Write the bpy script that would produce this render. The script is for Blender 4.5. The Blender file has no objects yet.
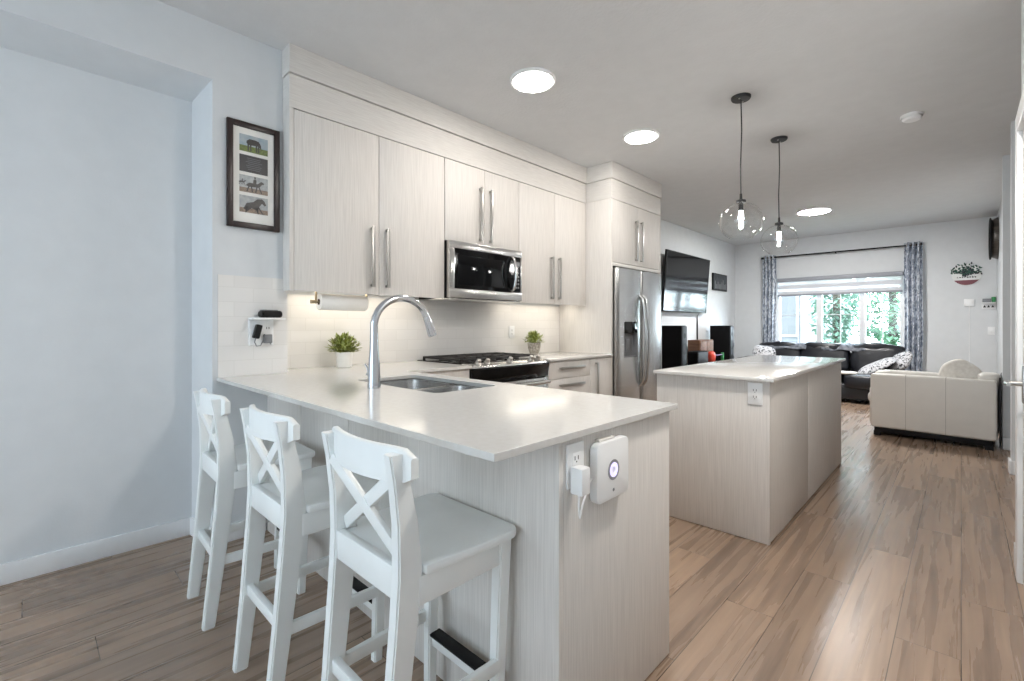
import bpy, bmesh, math, random
from mathutils import Vector, Matrix, noise as mnoise

# ---------------------------------------------------------------- camera, sky, exposure
scn = bpy.context.scene
COL = scn.collection
random.seed(7)

cam_d = bpy.data.cameras.new('camera')
cam = bpy.data.objects.new('camera', cam_d)
COL.objects.link(cam)
cam.location = (0, 0, 1.199)
cam.rotation_euler = (math.radians(90), 0, math.radians(43.92))
cam_d.sensor_fit = 'HORIZONTAL'
cam_d.sensor_width = 36.0
cam_d.lens = 36.0 * 466.5 / 1024.0
cam_d.shift_y = -(340.5 - 325.6) / 1024.0
cam_d.clip_start = 0.02
scn.camera = cam

SKY_FRONT, SKY_REAR = 28.0, 4.0
world = bpy.data.worlds.new('sky'); scn.world = world
world.use_nodes = True
wn = world.node_tree.nodes; wl = world.node_tree.links
wn.clear()
w_out = wn.new('ShaderNodeOutputWorld'); w_bg = wn.new('ShaderNodeBackground')
w_tc = wn.new('ShaderNodeTexCoord'); w_sep = wn.new('ShaderNodeSeparateXYZ')
w_map = wn.new('ShaderNodeMapRange')          # overcast sky, made stronger toward the far window (+Y) to light the living room
w_map.inputs['From Min'].default_value = -0.6; w_map.inputs['From Max'].default_value = 0.5
w_map.inputs['To Min'].default_value = SKY_REAR; w_map.inputs['To Max'].default_value = SKY_FRONT
wl.new(w_tc.outputs['Generated'], w_sep.inputs[0])
wl.new(w_sep.outputs['Y'], w_map.inputs['Value'])
wl.new(w_map.outputs['Result'], w_bg.inputs['Strength'])
w_bg.inputs['Color'].default_value = (0.76, 0.89, 1.0, 1)
wl.new(w_bg.outputs[0], w_out.inputs[0])

LAMP, LAMP_LIVING, BULB, LAMP_ADDED = 66.0, 250.0, 330.0, 215.0      # kitchen ceiling discs, living-room ceiling disc, pendant bulbs, added out-of-frame disc
WARM = (1.0, 0.945, 0.885)
scn.view_settings.view_transform = 'Standard'
scn.view_settings.look = 'None'
scn.view_settings.gamma = 1.0
scn.view_settings.use_curve_mapping = False
scn.view_settings.exposure = 0.25
scn.cycles.max_bounces = 10
scn.cycles.diffuse_bounces = 6
scn.cycles.transparent_max_bounces = 16
scn.cycles.caustics_reflective = False
scn.cycles.caustics_refractive = False
scn.cycles.sample_clamp_indirect = 6.0
scn.cycles.use_denoising = True

CEIL = 2.847

# ---------------------------------------------------------------- materials
MATS = {}
def srgb(r, g, b):
    def c(v):
        v /= 255.0
        return v / 12.92 if v <= 0.04045 else ((v + 0.055) / 1.055) ** 2.4
    return (c(r), c(g), c(b), 1.0)

def mat(name, color, rough=0.5, metal=0.0, noise=None, bump=None, emit=None, coat=0.0, spec=0.5, sheen=0.0):
    """noise=(scale xyz, second colour); bump=(scale xyz, strength)"""
    m = bpy.data.materials.new(name); m.use_nodes = True
    nt = m.node_tree; n = nt.nodes; l = nt.links
    b = n['Principled BSDF']
    b.inputs['Base Color'].default_value = color
    b.inputs['Roughness'].default_value = rough
    b.inputs['Metallic'].default_value = metal
    b.inputs['Coat Weight'].default_value = coat
    b.inputs['Coat Roughness'].default_value = 0.08
    b.inputs['Specular IOR Level'].default_value = spec
    b.inputs['Sheen Weight'].default_value = sheen
    tc = n.new('ShaderNodeTexCoord')
    def nz(scale, detail=4.0):
        mp = n.new('ShaderNodeMapping'); mp.inputs['Scale'].default_value = scale
        l.new(tc.outputs['Object'], mp.inputs[0])
        t = n.new('ShaderNodeTexNoise'); t.inputs['Scale'].default_value = 1.0
        t.inputs['Detail'].default_value = detail
        l.new(mp.outputs[0], t.inputs['Vector'])
        return t
    sc, c2 = noise if noise else ((9, 9, 9), tuple(v * 0.96 for v in color[:3]) + (1,))
    t = nz(sc)
    rp = n.new('ShaderNodeValToRGB')
    rp.color_ramp.elements[0].position = 0.3; rp.color_ramp.elements[1].position = 0.7
    rp.color_ramp.elements[0].color = c2; rp.color_ramp.elements[1].color = color
    l.new(t.outputs['Fac'], rp.inputs[0]); l.new(rp.outputs[0], b.inputs['Base Color'])
    if bump:
        t2 = nz(bump[0])
        bp = n.new('ShaderNodeBump'); bp.inputs['Strength'].default_value = bump[1]
        bp.inputs['Distance'].default_value = 0.01
        l.new(t2.outputs['Fac'], bp.inputs['Height']); l.new(bp.outputs[0], b.inputs['Normal'])
    if emit:
        b.inputs['Emission Color'].default_value = emit[0]
        b.inputs['Emission Strength'].default_value = emit[1]
    MATS[name] = m
    return m

mat('wall_paint', srgb(214, 217, 219), 0.75, bump=((90, 90, 90), 0.04))
mat('ceiling_paint', srgb(212, 213, 214), 0.9, bump=((45, 45, 45), 0.25))
mat('door_paint', srgb(212, 210, 206), 0.4)
mat('trim_white', srgb(236, 237, 238), 0.35)
mat('laminate', srgb(221, 217, 212), 0.6, noise=((260, 260, 5), srgb(203, 199, 194)))
mat('laminate_flat', srgb(219, 216, 211), 0.6, noise=((9, 9, 260), srgb(204, 200, 195)))
mat('quartz', srgb(211, 210, 207), 0.12, noise=((45, 45, 45), srgb(206, 204, 200)))
mat('steel', (0.58, 0.58, 0.57, 1), 0.27, 1.0, noise=((4, 4, 300), (0.48, 0.48, 0.48, 1)))
mat('steel_horizontal', (0.62, 0.61, 0.59, 1), 0.25, 1.0, noise=((2, 2, 200), (0.5, 0.5, 0.49, 1)))
mat('nickel', (0.50, 0.49, 0.47, 1), 0.3, 1.0)
mat('chrome', (0.62, 0.64, 0.67, 1), 0.16, 1.0)
mat('brass', (0.40, 0.33, 0.22, 1), 0.3, 1.0)
mat('stool_paint', srgb(238, 241, 240), 0.32)
mat('black_plastic', srgb(13, 13, 15), 0.5, spec=0.25)
mat('black_gloss', srgb(6, 7, 9), 0.08, spec=0.3)
mat('black_iron', srgb(30, 27, 26), 0.55)
mat('black_cord', srgb(28, 30, 33), 0.5)
mat('white_plastic', srgb(238, 239, 239), 0.3)
mat('grey_plastic', srgb(120, 122, 125), 0.4)
mat('screen', srgb(9, 10, 13), 0.08, spec=0.3)
mat('dark_frame', srgb(43, 27, 25), 0.35, noise=((20, 20, 3), srgb(30, 20, 19)))
mat('mat_board', srgb(232, 231, 226), 0.8)
mat('leather_dark', srgb(25, 27, 33), 0.34, bump=((14, 14, 14), 0.5))
mat('seam_grey', srgb(172, 168, 162), 0.6)
mat('leather_cream', srgb(220, 217, 211), 0.42, bump=((10, 10, 10), 0.15))
mat('fabric_cream', srgb(232, 229, 223), 0.85, noise=((30, 30, 30), srgb(214, 210, 203)))
mat('throw_grey', srgb(128, 132, 140), 0.85, noise=((16, 16, 16), srgb(52, 56, 64)))  # pale and dark mottling stands in for silvery highlights on the folds
mat('pot_white', srgb(236, 234, 229), 0.4)
mat('pot_silver', srgb(196, 190, 180), 0.3, 0.35, noise=((60, 60, 60), srgb(110, 104, 96)))
mat('leaf', srgb(150, 156, 70), 0.5, noise=((70, 70, 70), srgb(78, 88, 30)))
mat('leaf_pale', srgb(196, 204, 132), 0.5, noise=((70, 70, 70), srgb(120, 136, 62)))
mat('black_fabric', srgb(34, 35, 40), 0.9)
mat('soil', srgb(52, 40, 30), 0.9)
mat('paper', srgb(240, 238, 234), 0.9, bump=((60, 60, 60), 0.15))
mat('speaker_black', srgb(7, 7, 9), 0.8, spec=0.15)
mat('speaker_side', srgb(30, 32, 38), 0.55)
mat('crate_wood', srgb(122, 84, 58), 0.6, noise=((3, 30, 30), srgb(80, 52, 36)))
mat('toy_red', srgb(196, 62, 42), 0.4)
mat('toy_green', srgb(58, 140, 84), 0.4)
mat('toy_purple', srgb(92, 60, 110), 0.4)
mat('blind_band', srgb(232, 234, 238), 0.8)
mat('blind_rail', srgb(150, 153, 160), 0.5)
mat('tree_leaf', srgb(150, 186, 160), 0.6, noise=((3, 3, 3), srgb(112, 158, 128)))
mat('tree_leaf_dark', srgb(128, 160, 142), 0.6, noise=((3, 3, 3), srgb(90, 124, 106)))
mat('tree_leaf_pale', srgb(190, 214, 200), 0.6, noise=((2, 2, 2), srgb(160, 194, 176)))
mat('bark', srgb(92, 84, 76), 0.9)
mat('siding', srgb(146, 148, 153), 0.7, noise=((0.5, 0.5, 30), srgb(130, 132, 138)))
mat('lawn', srgb(124, 132, 114), 0.9, noise=((4, 4, 4), srgb(104, 112, 96)))
mat('plaque_white', srgb(226, 228, 226), 0.6)
mat('plaque_red', srgb(124, 74, 82), 0.6)
mat('plaque_green', srgb(38, 78, 64), 0.6)
mat('plaque_dark', srgb(34, 34, 46), 0.6)
mat('photo_sky', srgb(140, 158, 170), 0.4, noise=((30, 30, 30), srgb(170, 178, 182)))
mat('photo_grass', srgb(108, 124, 52), 0.4, noise=((120, 120, 120), srgb(70, 84, 30)))
mat('photo_sand', srgb(140, 120, 102), 0.4, noise=((120, 120, 120), srgb(104, 88, 76)))
mat('photo_pale', srgb(176, 178, 178), 0.4, noise=((60, 60, 60), srgb(140, 146, 150)))
mat('photo_dark', srgb(34, 34, 38), 0.4)
mat('photo_animal', srgb(32, 30, 30), 0.4, noise=((90, 90, 90), srgb(58, 54, 52)))
mat('photo_ink', srgb(88, 90, 94), 0.5)
mat('canvas_dark', srgb(34, 36, 42), 0.5, noise=((12, 12, 12), srgb(70, 74, 80)))
mat('oven_glass', srgb(5, 5, 6), 0.05, spec=0.4)
mat('clock_bronze', srgb(40, 38, 37), 0.35, noise=((6, 6, 40), srgb(84, 78, 70)))
mat('ring_glow', srgb(210, 205, 255), 0.4, emit=((0.74, 0.70, 1.0, 1), 0.7))
mat('ring_grey', srgb(150, 150, 156), 0.4)
mat('lamp_diffuser', srgb(250, 248, 244), 0.5, emit=(WARM + (1,), LAMP))
mat('bulb_glow', srgb(250, 248, 240), 0.5, emit=((1.0, 0.97, 0.93, 1), BULB))
mat('lamp_diffuser_added', srgb(250, 248, 244), 0.5, emit=(WARM + (1,), LAMP_ADDED))
mat('lamp_diffuser_living', srgb(250, 248, 244), 0.5, emit=((1.0, 0.98, 0.96, 1), LAMP_LIVING))
mat('strip_glow', srgb(250, 245, 235), 0.5, emit=((1.0, 0.92, 0.80, 1), 5.0))
mat('outlet_slot', srgb(70, 70, 72), 0.6)

def glass_mat(name, edge, base, tint=(1, 1, 1, 1)):
    m = bpy.data.materials.new(name); m.use_nodes = True
    nt = m.node_tree; n = nt.nodes; l = nt.links
    n.remove(n['Principled BSDF'])
    tr = n.new('ShaderNodeBsdfTransparent'); tr.inputs[0].default_value = tint
    gl = n.new('ShaderNodeBsdfGlossy'); gl.inputs['Roughness'].default_value = 0.03
    mx = n.new('ShaderNodeMixShader'); lw = n.new('ShaderNodeLayerWeight')
    lw.inputs['Blend'].default_value = 0.5
    pw = n.new('ShaderNodeMath'); pw.operation = 'POWER'; pw.inputs[1].default_value = 3.0
    ma = n.new('ShaderNodeMath'); ma.operation = 'MULTIPLY_ADD'; ma.inputs[1].default_value = edge; ma.inputs[2].default_value = base
    l.new(lw.outputs['Facing'], pw.inputs[0]); l.new(pw.outputs[0], ma.inputs[0])
    l.new(ma.outputs[0], mx.inputs[0]); l.new(tr.outputs[0], mx.inputs[1]); l.new(gl.outputs[0], mx.inputs[2])
    l.new(mx.outputs[0], n['Material Output'].inputs['Surface'])
    MATS[name] = m
glass_mat('clear_glass', 0.75, 0.07, (0.985, 0.99, 0.99, 1))
glass_mat('window_glass', 0.5, 0.03)

def sheer_mat(name, color, through, trans=0.55):
    m = bpy.data.materials.new(name); m.use_nodes = True
    nt = m.node_tree; n = nt.nodes; l = nt.links
    n.remove(n['Principled BSDF'])
    d = n.new('ShaderNodeBsdfDiffuse'); d.inputs[0].default_value = color
    t = n.new('ShaderNodeBsdfTranslucent'); t.inputs[0].default_value = color
    tr = n.new('ShaderNodeBsdfTransparent')
    a = n.new('ShaderNodeMixShader'); a.inputs[0].default_value = trans
    b = n.new('ShaderNodeMixShader'); b.inputs[0].default_value = through
    l.new(d.outputs[0], a.inputs[1]); l.new(t.outputs[0], a.inputs[2])
    l.new(a.outputs[0], b.inputs[1]); l.new(tr.outputs[0], b.inputs[2])
    l.new(b.outputs[0], n['Material Output'].inputs['Surface'])
    MATS[name] = m
sheer_mat('blind_sheer', srgb(236, 238, 242), 0.30, 0.4)
sheer_mat('blind_solid', srgb(215, 217, 222), 0.0, 0.10)

def floor_mat():
    m = bpy.data.materials.new('plank_floor'); m.use_nodes = True
    nt = m.node_tree; n = nt.nodes; l = nt.links; b = n['Principled BSDF']
    tc = n.new('ShaderNodeTexCoord')
    def mth(op, a, b_=None):
        q = n.new('ShaderNodeMath'); q.operation = op
        for k, v in enumerate((a, b_)):
            if v is None: continue
            if isinstance(v, (int, float)): q.inputs[k].default_value = v
            else: l.new(v, q.inputs[k])
        return q.outputs[0]
    sx = n.new('ShaderNodeSeparateXYZ'); l.new(tc.outputs['Object'], sx.inputs[0])
    across = mth('ADD', sx.outputs['X'], 9.25)
    row = mth('FLOOR', mth('DIVIDE', across, 0.185))
    along = mth('ADD', mth('ADD', sx.outputs['Y'], 27.0), mth('MULTIPLY', mth('FRACT', mth('MULTIPLY', row, 0.618)), 1.35))
    mp = n.new('ShaderNodeCombineXYZ'); l.new(along, mp.inputs['X']); l.new(across, mp.inputs['Y'])
    br = n.new('ShaderNodeTexBrick')
    br.inputs['Scale'].default_value = 1.0; br.inputs['Brick Width'].default_value = 1.35
    br.inputs['Row Height'].default_value = 0.185; br.inputs['Mortar Size'].default_value = 0.0016
    br.inputs['Mortar Smooth'].default_value = 0.2; br.offset = 0.0
    br.inputs['Color1'].default_value = (0, 0, 0, 1); br.inputs['Color2'].default_value = (1, 1, 1, 1)
    br.inputs['Mortar'].default_value = (0.5, 0.5, 0.5, 1)
    l.new(mp.outputs[0], br.inputs['Vector'])
    # grain: noise stretched along the plank, shifted per plank
    mg = n.new('ShaderNodeMapping'); mg.inputs['Scale'].default_value = (20, 0.9, 1)
    l.new(tc.outputs['Object'], mg.inputs[0])
    add = n.new('ShaderNodeVectorMath'); add.operation = 'MULTIPLY_ADD'
    add.inputs[1].default_value = (7, 31, 5)
    l.new(br.outputs['Color'], add.inputs[0]); l.new(mg.outputs[0], add.inputs[2])
    g1 = n.new('ShaderNodeTexNoise'); g1.inputs['Scale'].default_value = 1.3; g1.inputs['Detail'].default_value = 4
    g1.inputs['Roughness'].default_value = 0.5; g1.inputs['Distortion'].default_value = 0.35
    l.new(add.outputs[0], g1.inputs['Vector'])
    rp = n.new('ShaderNodeValToRGB'); cr = rp.color_ramp
    cr.elements[0].position = 0.18; cr.elements[0].color = srgb(104, 88, 76)
    cr.elements[1].position = 0.82; cr.elements[1].color = srgb(182, 159, 138)
    e = cr.elements.new(0.40); e.color = srgb(143, 122, 105)
    e = cr.elements.new(0.60); e.color = srgb(160, 137, 117)
    l.new(g1.outputs['Fac'], rp.inputs[0])
    hs = n.new('ShaderNodeMix'); hs.data_type = 'RGBA'; hs.blend_type = 'MULTIPLY'
    hs.inputs['Factor'].default_value = 0.55
    r2 = n.new('ShaderNodeValToRGB')
    r2.color_ramp.elements[0].color = (0.74, 0.74, 0.76, 1); r2.color_ramp.elements[1].color = (1.12, 1.09, 1.06, 1)
    l.new(br.outputs['Color'], r2.inputs[0])
    l.new(rp.outputs[0], hs.inputs['A']); l.new(r2.outputs[0], hs.inputs['B'])
    # fine pores along the plank and scattered knots
    mf = n.new('ShaderNodeMapping'); mf.inputs['Scale'].default_value = (46, 2.2, 1); l.new(tc.outputs['Object'], mf.inputs[0])
    g2 = n.new('ShaderNodeTexNoise'); g2.inputs['Scale'].default_value = 1.0; g2.inputs['Detail'].default_value = 2; l.new(mf.outputs[0], g2.inputs['Vector'])
    r3 = n.new('ShaderNodeValToRGB'); r3.color_ramp.elements[0].position = .2; r3.color_ramp.elements[1].position = .8
    r3.color_ramp.elements[0].color = (.80, .79, .78, 1); r3.color_ramp.elements[1].color = (1.04, 1.04, 1.04, 1); l.new(g2.outputs['Fac'], r3.inputs[0])
    m3 = n.new('ShaderNodeMix'); m3.data_type = 'RGBA'; m3.blend_type = 'MULTIPLY'; m3.inputs['Factor'].default_value = .8
    l.new(hs.outputs['Result'], m3.inputs['A']); l.new(r3.outputs[0], m3.inputs['B'])
    mk = n.new('ShaderNodeMapping'); mk.inputs['Scale'].default_value = (2.6, 1.1, 1); l.new(tc.outputs['Object'], mk.inputs[0])
    nk = n.new('ShaderNodeTexNoise'); nk.inputs['Scale'].default_value = 9.0; l.new(tc.outputs['Object'], nk.inputs['Vector'])
    vk = n.new('ShaderNodeVectorMath'); vk.operation = 'MULTIPLY_ADD'; vk.inputs[1].default_value = (.03, .03, 0); l.new(nk.outputs['Color'], vk.inputs[0]); l.new(mk.outputs[0], vk.inputs[2])
    kn = n.new('ShaderNodeTexVoronoi'); kn.inputs['Scale'].default_value = 1.0; l.new(vk.outputs[0], kn.inputs['Vector'])
    r4 = n.new('ShaderNodeValToRGB'); r4.color_ramp.elements[0].position = .01; r4.color_ramp.elements[1].position = .075
    r4.color_ramp.elements[0].color = (.38, .34, .31, 1); r4.color_ramp.elements[1].color = (1, 1, 1, 1); l.new(kn.outputs['Distance'], r4.inputs[0])
    m4 = n.new('ShaderNodeMix'); m4.data_type = 'RGBA'; m4.blend_type = 'MULTIPLY'; m4.inputs['Factor'].default_value = .85
    l.new(m3.outputs['Result'], m4.inputs['A']); l.new(r4.outputs[0], m4.inputs['B']); hs = m4
    dk = n.new('ShaderNodeMix'); dk.data_type = 'RGBA'; dk.blend_type = 'MIX'
    dk.inputs['B'].default_value = srgb(62, 50, 42)
    l.new(br.outputs['Fac'], dk.inputs['Factor']); l.new(hs.outputs['Result'], dk.inputs['A'])
    l.new(dk.outputs['Result'], b.inputs['Base Color'])
    b.inputs['Roughness'].default_value = 0.33; b.inputs['Specular IOR Level'].default_value = 0.75
    rr = n.new('ShaderNodeMapRange'); rr.inputs['To Min'].default_value = 0.20; rr.inputs['To Max'].default_value = 0.36
    l.new(g1.outputs['Fac'], rr.inputs['Value']); l.new(rr.outputs[0], b.inputs['Roughness'])
    bp = n.new('ShaderNodeBump'); bp.inputs['Strength'].default_value = 0.05; bp.inputs['Distance'].default_value = 0.004
    l.new(g1.outputs['Fac'], bp.inputs['Height']); l.new(bp.outputs[0], b.inputs['Normal'])
    MATS['plank_floor'] = m
floor_mat()

def tile_mat():
    m = bpy.data.materials.new('subway_tile'); m.use_nodes = True
    nt = m.node_tree; n = nt.nodes; l = nt.links; b = n['Principled BSDF']
    tc = n.new('ShaderNodeTexCoord'); sp = n.new('ShaderNodeSeparateXYZ'); cb = n.new('ShaderNodeCombineXYZ')
    l.new(tc.outputs['Object'], sp.inputs[0]); l.new(sp.outputs['Y'], cb.inputs['X']); l.new(sp.outputs['Z'], cb.inputs['Y'])
    br = n.new('ShaderNodeTexBrick'); br.inputs['Scale'].default_value = 1.0
    br.inputs['Brick Width'].default_value = 0.20; br.inputs['Row Height'].default_value = 0.082
    br.inputs['Mortar Size'].default_value = 0.002; br.inputs['Mortar Smooth'].default_value = 0.3
    br.inputs['Color1'].default_value = srgb(231, 229, 226); br.inputs['Color2'].default_value = srgb(226, 224, 221)
    br.inputs['Mortar'].default_value = srgb(221, 219, 215)
    l.new(cb.outputs[0], br.inputs['Vector']); l.new(br.outputs['Color'], b.inputs['Base Color'])
    bp = n.new('ShaderNodeBump'); bp.inputs['Strength'].default_value = 0.18; bp.inputs['Distance'].default_value = 0.002; bp.invert = True
    l.new(br.outputs['Fac'], bp.inputs['Height']); l.new(bp.outputs[0], b.inputs['Normal'])
    b.inputs['Roughness'].default_value = 0.18
    MATS['subway_tile'] = m
tile_mat()

def curtain_mat():
    m = bpy.data.materials.new('curtain_print'); m.use_nodes = True
    nt = m.node_tree; n = nt.nodes; l = nt.links; b = n['Principled BSDF']
    tc = n.new('ShaderNodeTexCoord'); mp = n.new('ShaderNodeMapping'); mp.inputs['Scale'].default_value = (14, 14, 10)
    l.new(tc.outputs['Object'], mp.inputs[0])
    t = n.new('ShaderNodeTexNoise'); t.inputs['Scale'].default_value = 1.0; t.inputs['Detail'].default_value = 1.5
    t.inputs['Distortion'].default_value = 1.6
    l.new(mp.outputs[0], t.inputs['Vector'])
    rp = n.new('ShaderNodeValToRGB')
    rp.color_ramp.elements[0].position = 0.47; rp.color_ramp.elements[0].color = srgb(148, 157, 172)
    rp.color_ramp.elements[1].position = 0.53; rp.color_ramp.elements[1].color = srgb(216, 221, 227)
    l.new(t.outputs['Fac'], rp.inputs[0]); l.new(rp.outputs[0], b.inputs['Base Color'])
    b.inputs['Roughness'].default_value = 0.9
    MATS['curtain_print'] = m
curtain_mat()

def spotted_mat():
    m = bpy.data.materials.new('pillow_print'); m.use_nodes = True
    nt = m.node_tree; n = nt.nodes; l = nt.links; b = n['Principled BSDF']
    tc = n.new('ShaderNodeTexCoord'); mp = n.new('ShaderNodeMapping'); mp.inputs['Scale'].default_value = (32, 32, 32)
    l.new(tc.outputs['Object'], mp.inputs[0])
    t = n.new('ShaderNodeTexNoise'); t.inputs['Scale'].default_value = 1.0; t.inputs['Detail'].default_value = 1.0; t.inputs['Distortion'].default_value = 1.2
    l.new(mp.outputs[0], t.inputs['Vector'])
    rp = n.new('ShaderNodeValToRGB')
    rp.color_ramp.elements[0].position = 0.40; rp.color_ramp.elements[0].color = srgb(40, 42, 48)
    rp.color_ramp.elements[1].position = 0.46; rp.color_ramp.elements[1].color = srgb(196, 197, 200)
    l.new(t.outputs['Fac'], rp.inputs[0]); l.new(rp.outputs[0], b.inputs['Base Color'])
    b.inputs['Roughness'].default_value = 0.9
    MATS['pillow_print'] = m
spotted_mat()

# ---------------------------------------------------------------- mesh builder
class MB:
    def __init__(self): self.bm = bmesh.new()
    def _mi(self, faces, mi):
        for f in faces: f.material_index = mi
    def merge(self, other, M=None, mi=None):
        me = bpy.data.meshes.new('tmp'); other.to_mesh(me); other.free()
        if M is not None: me.transform(M)
        if mi is not None:
            for p in me.polygons: p.material_index = mi
        self.bm.from_mesh(me); bpy.data.meshes.remove(me)
        return self
    def box(self, x0, x1, y0, y1, z0, z1, bev=0.0, seg=2, mi=0, M=None):
        b = bmesh.new()
        bmesh.ops.create_cube(b, size=1.0)
        for v in b.verts:
            v.co = Vector(((x0 + x1) / 2 + v.co.x * (x1 - x0), (y0 + y1) / 2 + v.co.y * (y1 - y0), (z0 + z1) / 2 + v.co.z * (z1 - z0)))
        if bev > 0:
            bev = min(bev, 0.49 * min(abs(x1 - x0), abs(y1 - y0), abs(z1 - z0)))
            bmesh.ops.bevel(b, geom=list(b.edges), offset=bev, segments=seg, affect='EDGES', profile=0.5)
        return self.merge(b, M, mi)
    def hexa(self, bot, top, bev=0.0, mi=0):
        """eight corners: two rings of four points"""
        b = bmesh.new()
        vs = [b.verts.new(p) for p in list(bot) + list(top)]
        b.faces.new(vs[3::-1]); b.faces.new(vs[4:])
        for i in range(4):
            j = (i + 1) % 4
            b.faces.new((vs[i], vs[j], vs[4 + j], vs[4 + i]))
        bmesh.ops.recalc_face_normals(b, faces=b.faces)
        if bev > 0: bmesh.ops.bevel(b, geom=list(b.edges), offset=bev, segments=2, affect='EDGES', profile=0.5)
        return self.merge(b, None, mi)
    def loft(self, rings, closed=True, caps=True, mi=0):
        b = bmesh.new()
        R = [[b.verts.new(p) for p in r] for r in rings]
        k = len(R[0])
        for a, c in zip(R, R[1:]):
            for i in range(k if closed else k - 1):
                j = (i + 1) % k
                b.faces.new((a[i], a[j], c[j], c[i]))
        if caps:
            b.faces.new(R[0][::-1]); b.faces.new(R[-1])
        bmesh.ops.recalc_face_normals(b, faces=b.faces)
        return self.merge(b, None, mi)
    def lathe(self, prof, c=(0, 0, 0), axis='Z', n=32, mi=0, caps=False):
        rings = []
        for r, h in prof:
            ring = []
            for i in range(n):
                a = 2 * math.pi * i / n
                u, v = r * math.cos(a), r * math.sin(a)
                p = {'Z': (u, v, h), 'X': (h, u, v), 'Y': (u, h, v)}[axis]
                ring.append(Vector(p) + Vector(c))
            rings.append(ring)
        return self.loft(rings, True, caps, mi)
    def cyl(self, p0, p1, r0, r1=None, n=16, mi=0):
        return self.tube([p0, p1], [r0, r0 if r1 is None else r1], n, mi)
    def tube(self, pts, r, n=12, mi=0, caps=True):
        pts = [Vector(p) for p in pts]
        if not hasattr(r, '__len__'): r = [r] * len(pts)
        rings = []; up = None
        for i, p in enumerate(pts):
            d = (pts[min(i + 1, len(pts) - 1)] - pts[max(i - 1, 0)]).normalized()
            if up is None:
                up = Vector((0, 0, 1)) if abs(d.z) < 0.9 else Vector((1, 0, 0))
            s = d.cross(up).normalized(); u = s.cross(d).normalized(); up = u
            rings.append([p + (s * math.cos(2 * math.pi * k / n) + u * math.sin(2 * math.pi * k / n)) * r[i] for k in range(n)])
        return self.loft(rings, True, caps, mi)
    def prism(self, poly, axis, a, b_, mi=0, bev=0.0):
        """poly: 2-D points on the other two axes (X: y,z  Y: x,z  Z: x,y)"""
        def P(p, h): return {'X': (h, p[0], p[1]), 'Y': (p[0], h, p[1]), 'Z': (p[0], p[1], h)}[axis]
        b = bmesh.new()
        lo = [b.verts.new(P(p, a)) for p in poly]; hi = [b.verts.new(P(p, b_)) for p in poly]
        b.faces.new(lo[::-1]); b.faces.new(hi); k = len(poly)
        for i in range(k): b.faces.new((lo[i], lo[(i + 1) % k], hi[(i + 1) % k], hi[i]))
        bmesh.ops.recalc_face_normals(b, faces=b.faces)
        if bev > 0: bmesh.ops.bevel(b, geom=list(b.edges), offset=bev, segments=2, affect='EDGES', profile=0.5)
        return self.merge(b, None, mi)
    def grid_slab(self, xs, ys, z0, z1, filled, mi=0):
        b = bmesh.new(); cache = {}
        def V(i, j, z):
            k = (i, j, z)
            if k not in cache: cache[k] = b.verts.new((xs[i], ys[j], z))
            return cache[k]
        nx, ny = len(xs) - 1, len(ys) - 1
        F = lambda i, j: 0 <= i < nx and 0 <= j < ny and filled(i, j)
        for i in range(nx):
            for j in range(ny):
                if not F(i, j): continue
                b.faces.new((V(i, j, z1), V(i + 1, j, z1), V(i + 1, j + 1, z1), V(i, j + 1, z1)))
                b.faces.new((V(i, j, z0), V(i, j + 1, z0), V(i + 1, j + 1, z0), V(i + 1, j, z0)))
                if not F(i - 1, j): b.faces.new((V(i, j, z0), V(i, j, z1), V(i, j + 1, z1), V(i, j + 1, z0)))
                if not F(i + 1, j): b.faces.new((V(i + 1, j, z0), V(i + 1, j + 1, z0), V(i + 1, j + 1, z1), V(i + 1, j, z1)))
                if not F(i, j - 1): b.faces.new((V(i, j, z0), V(i + 1, j, z0), V(i + 1, j, z1), V(i, j, z1)))
                if not F(i, j + 1): b.faces.new((V(i, j + 1, z0), V(i, j + 1, z1), V(i + 1, j + 1, z1), V(i + 1, j + 1, z0)))
        bmesh.ops.recalc_face_normals(b, faces=b.faces)
        return self.merge(b, None, mi)
    def cushion(self, c, s, e=0.45, n=24, m=14, M=None, mi=0, wrinkle=0.0, pinch=0.0, seed=0):
        """soft superellipsoid block, half sizes s"""
        b = bmesh.new(); c = Vector(c)
        def sp(v, p): return math.copysign(abs(v) ** p, v)
        rings = []
        for j in range(1, m):
            ph = -math.pi / 2 + math.pi * j / m
            ring = []
            for i in range(n):
                th = 2 * math.pi * i / n
                x = sp(math.cos(ph), e) * sp(math.cos(th), e); y = sp(math.cos(ph), e) * sp(math.sin(th), e); z = sp(math.sin(ph), e)
                if pinch:
                    z *= 1 - pinch * min(1, (x * x) ** 2 + (y * y) ** 2)
                p = Vector((x * s[0], y * s[1], z * s[2]))
                if wrinkle:
                    q = p * 9 + Vector((seed * 3.1, seed, 0))
                    p += p.normalized() * wrinkle * mnoise.noise(q)
                ring.append(b.verts.new(p))
            rings.append(ring)
        lo = b.verts.new((0, 0, -s[2])); hi = b.verts.new((0, 0, s[2]))
        for a, d in zip(rings, rings[1:]):
            for i in range(n): b.faces.new((a[i], a[(i + 1) % n], d[(i + 1) % n], d[i]))
        for i in range(n):
            b.faces.new((lo, rings[0][(i + 1) % n], rings[0][i])); b.faces.new((hi, rings[-1][i], rings[-1][(i + 1) % n]))
        T = Matrix.Translation(c) if M is None else Matrix.Translation(c) @ M
        return self.merge(b, T, mi)
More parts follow.
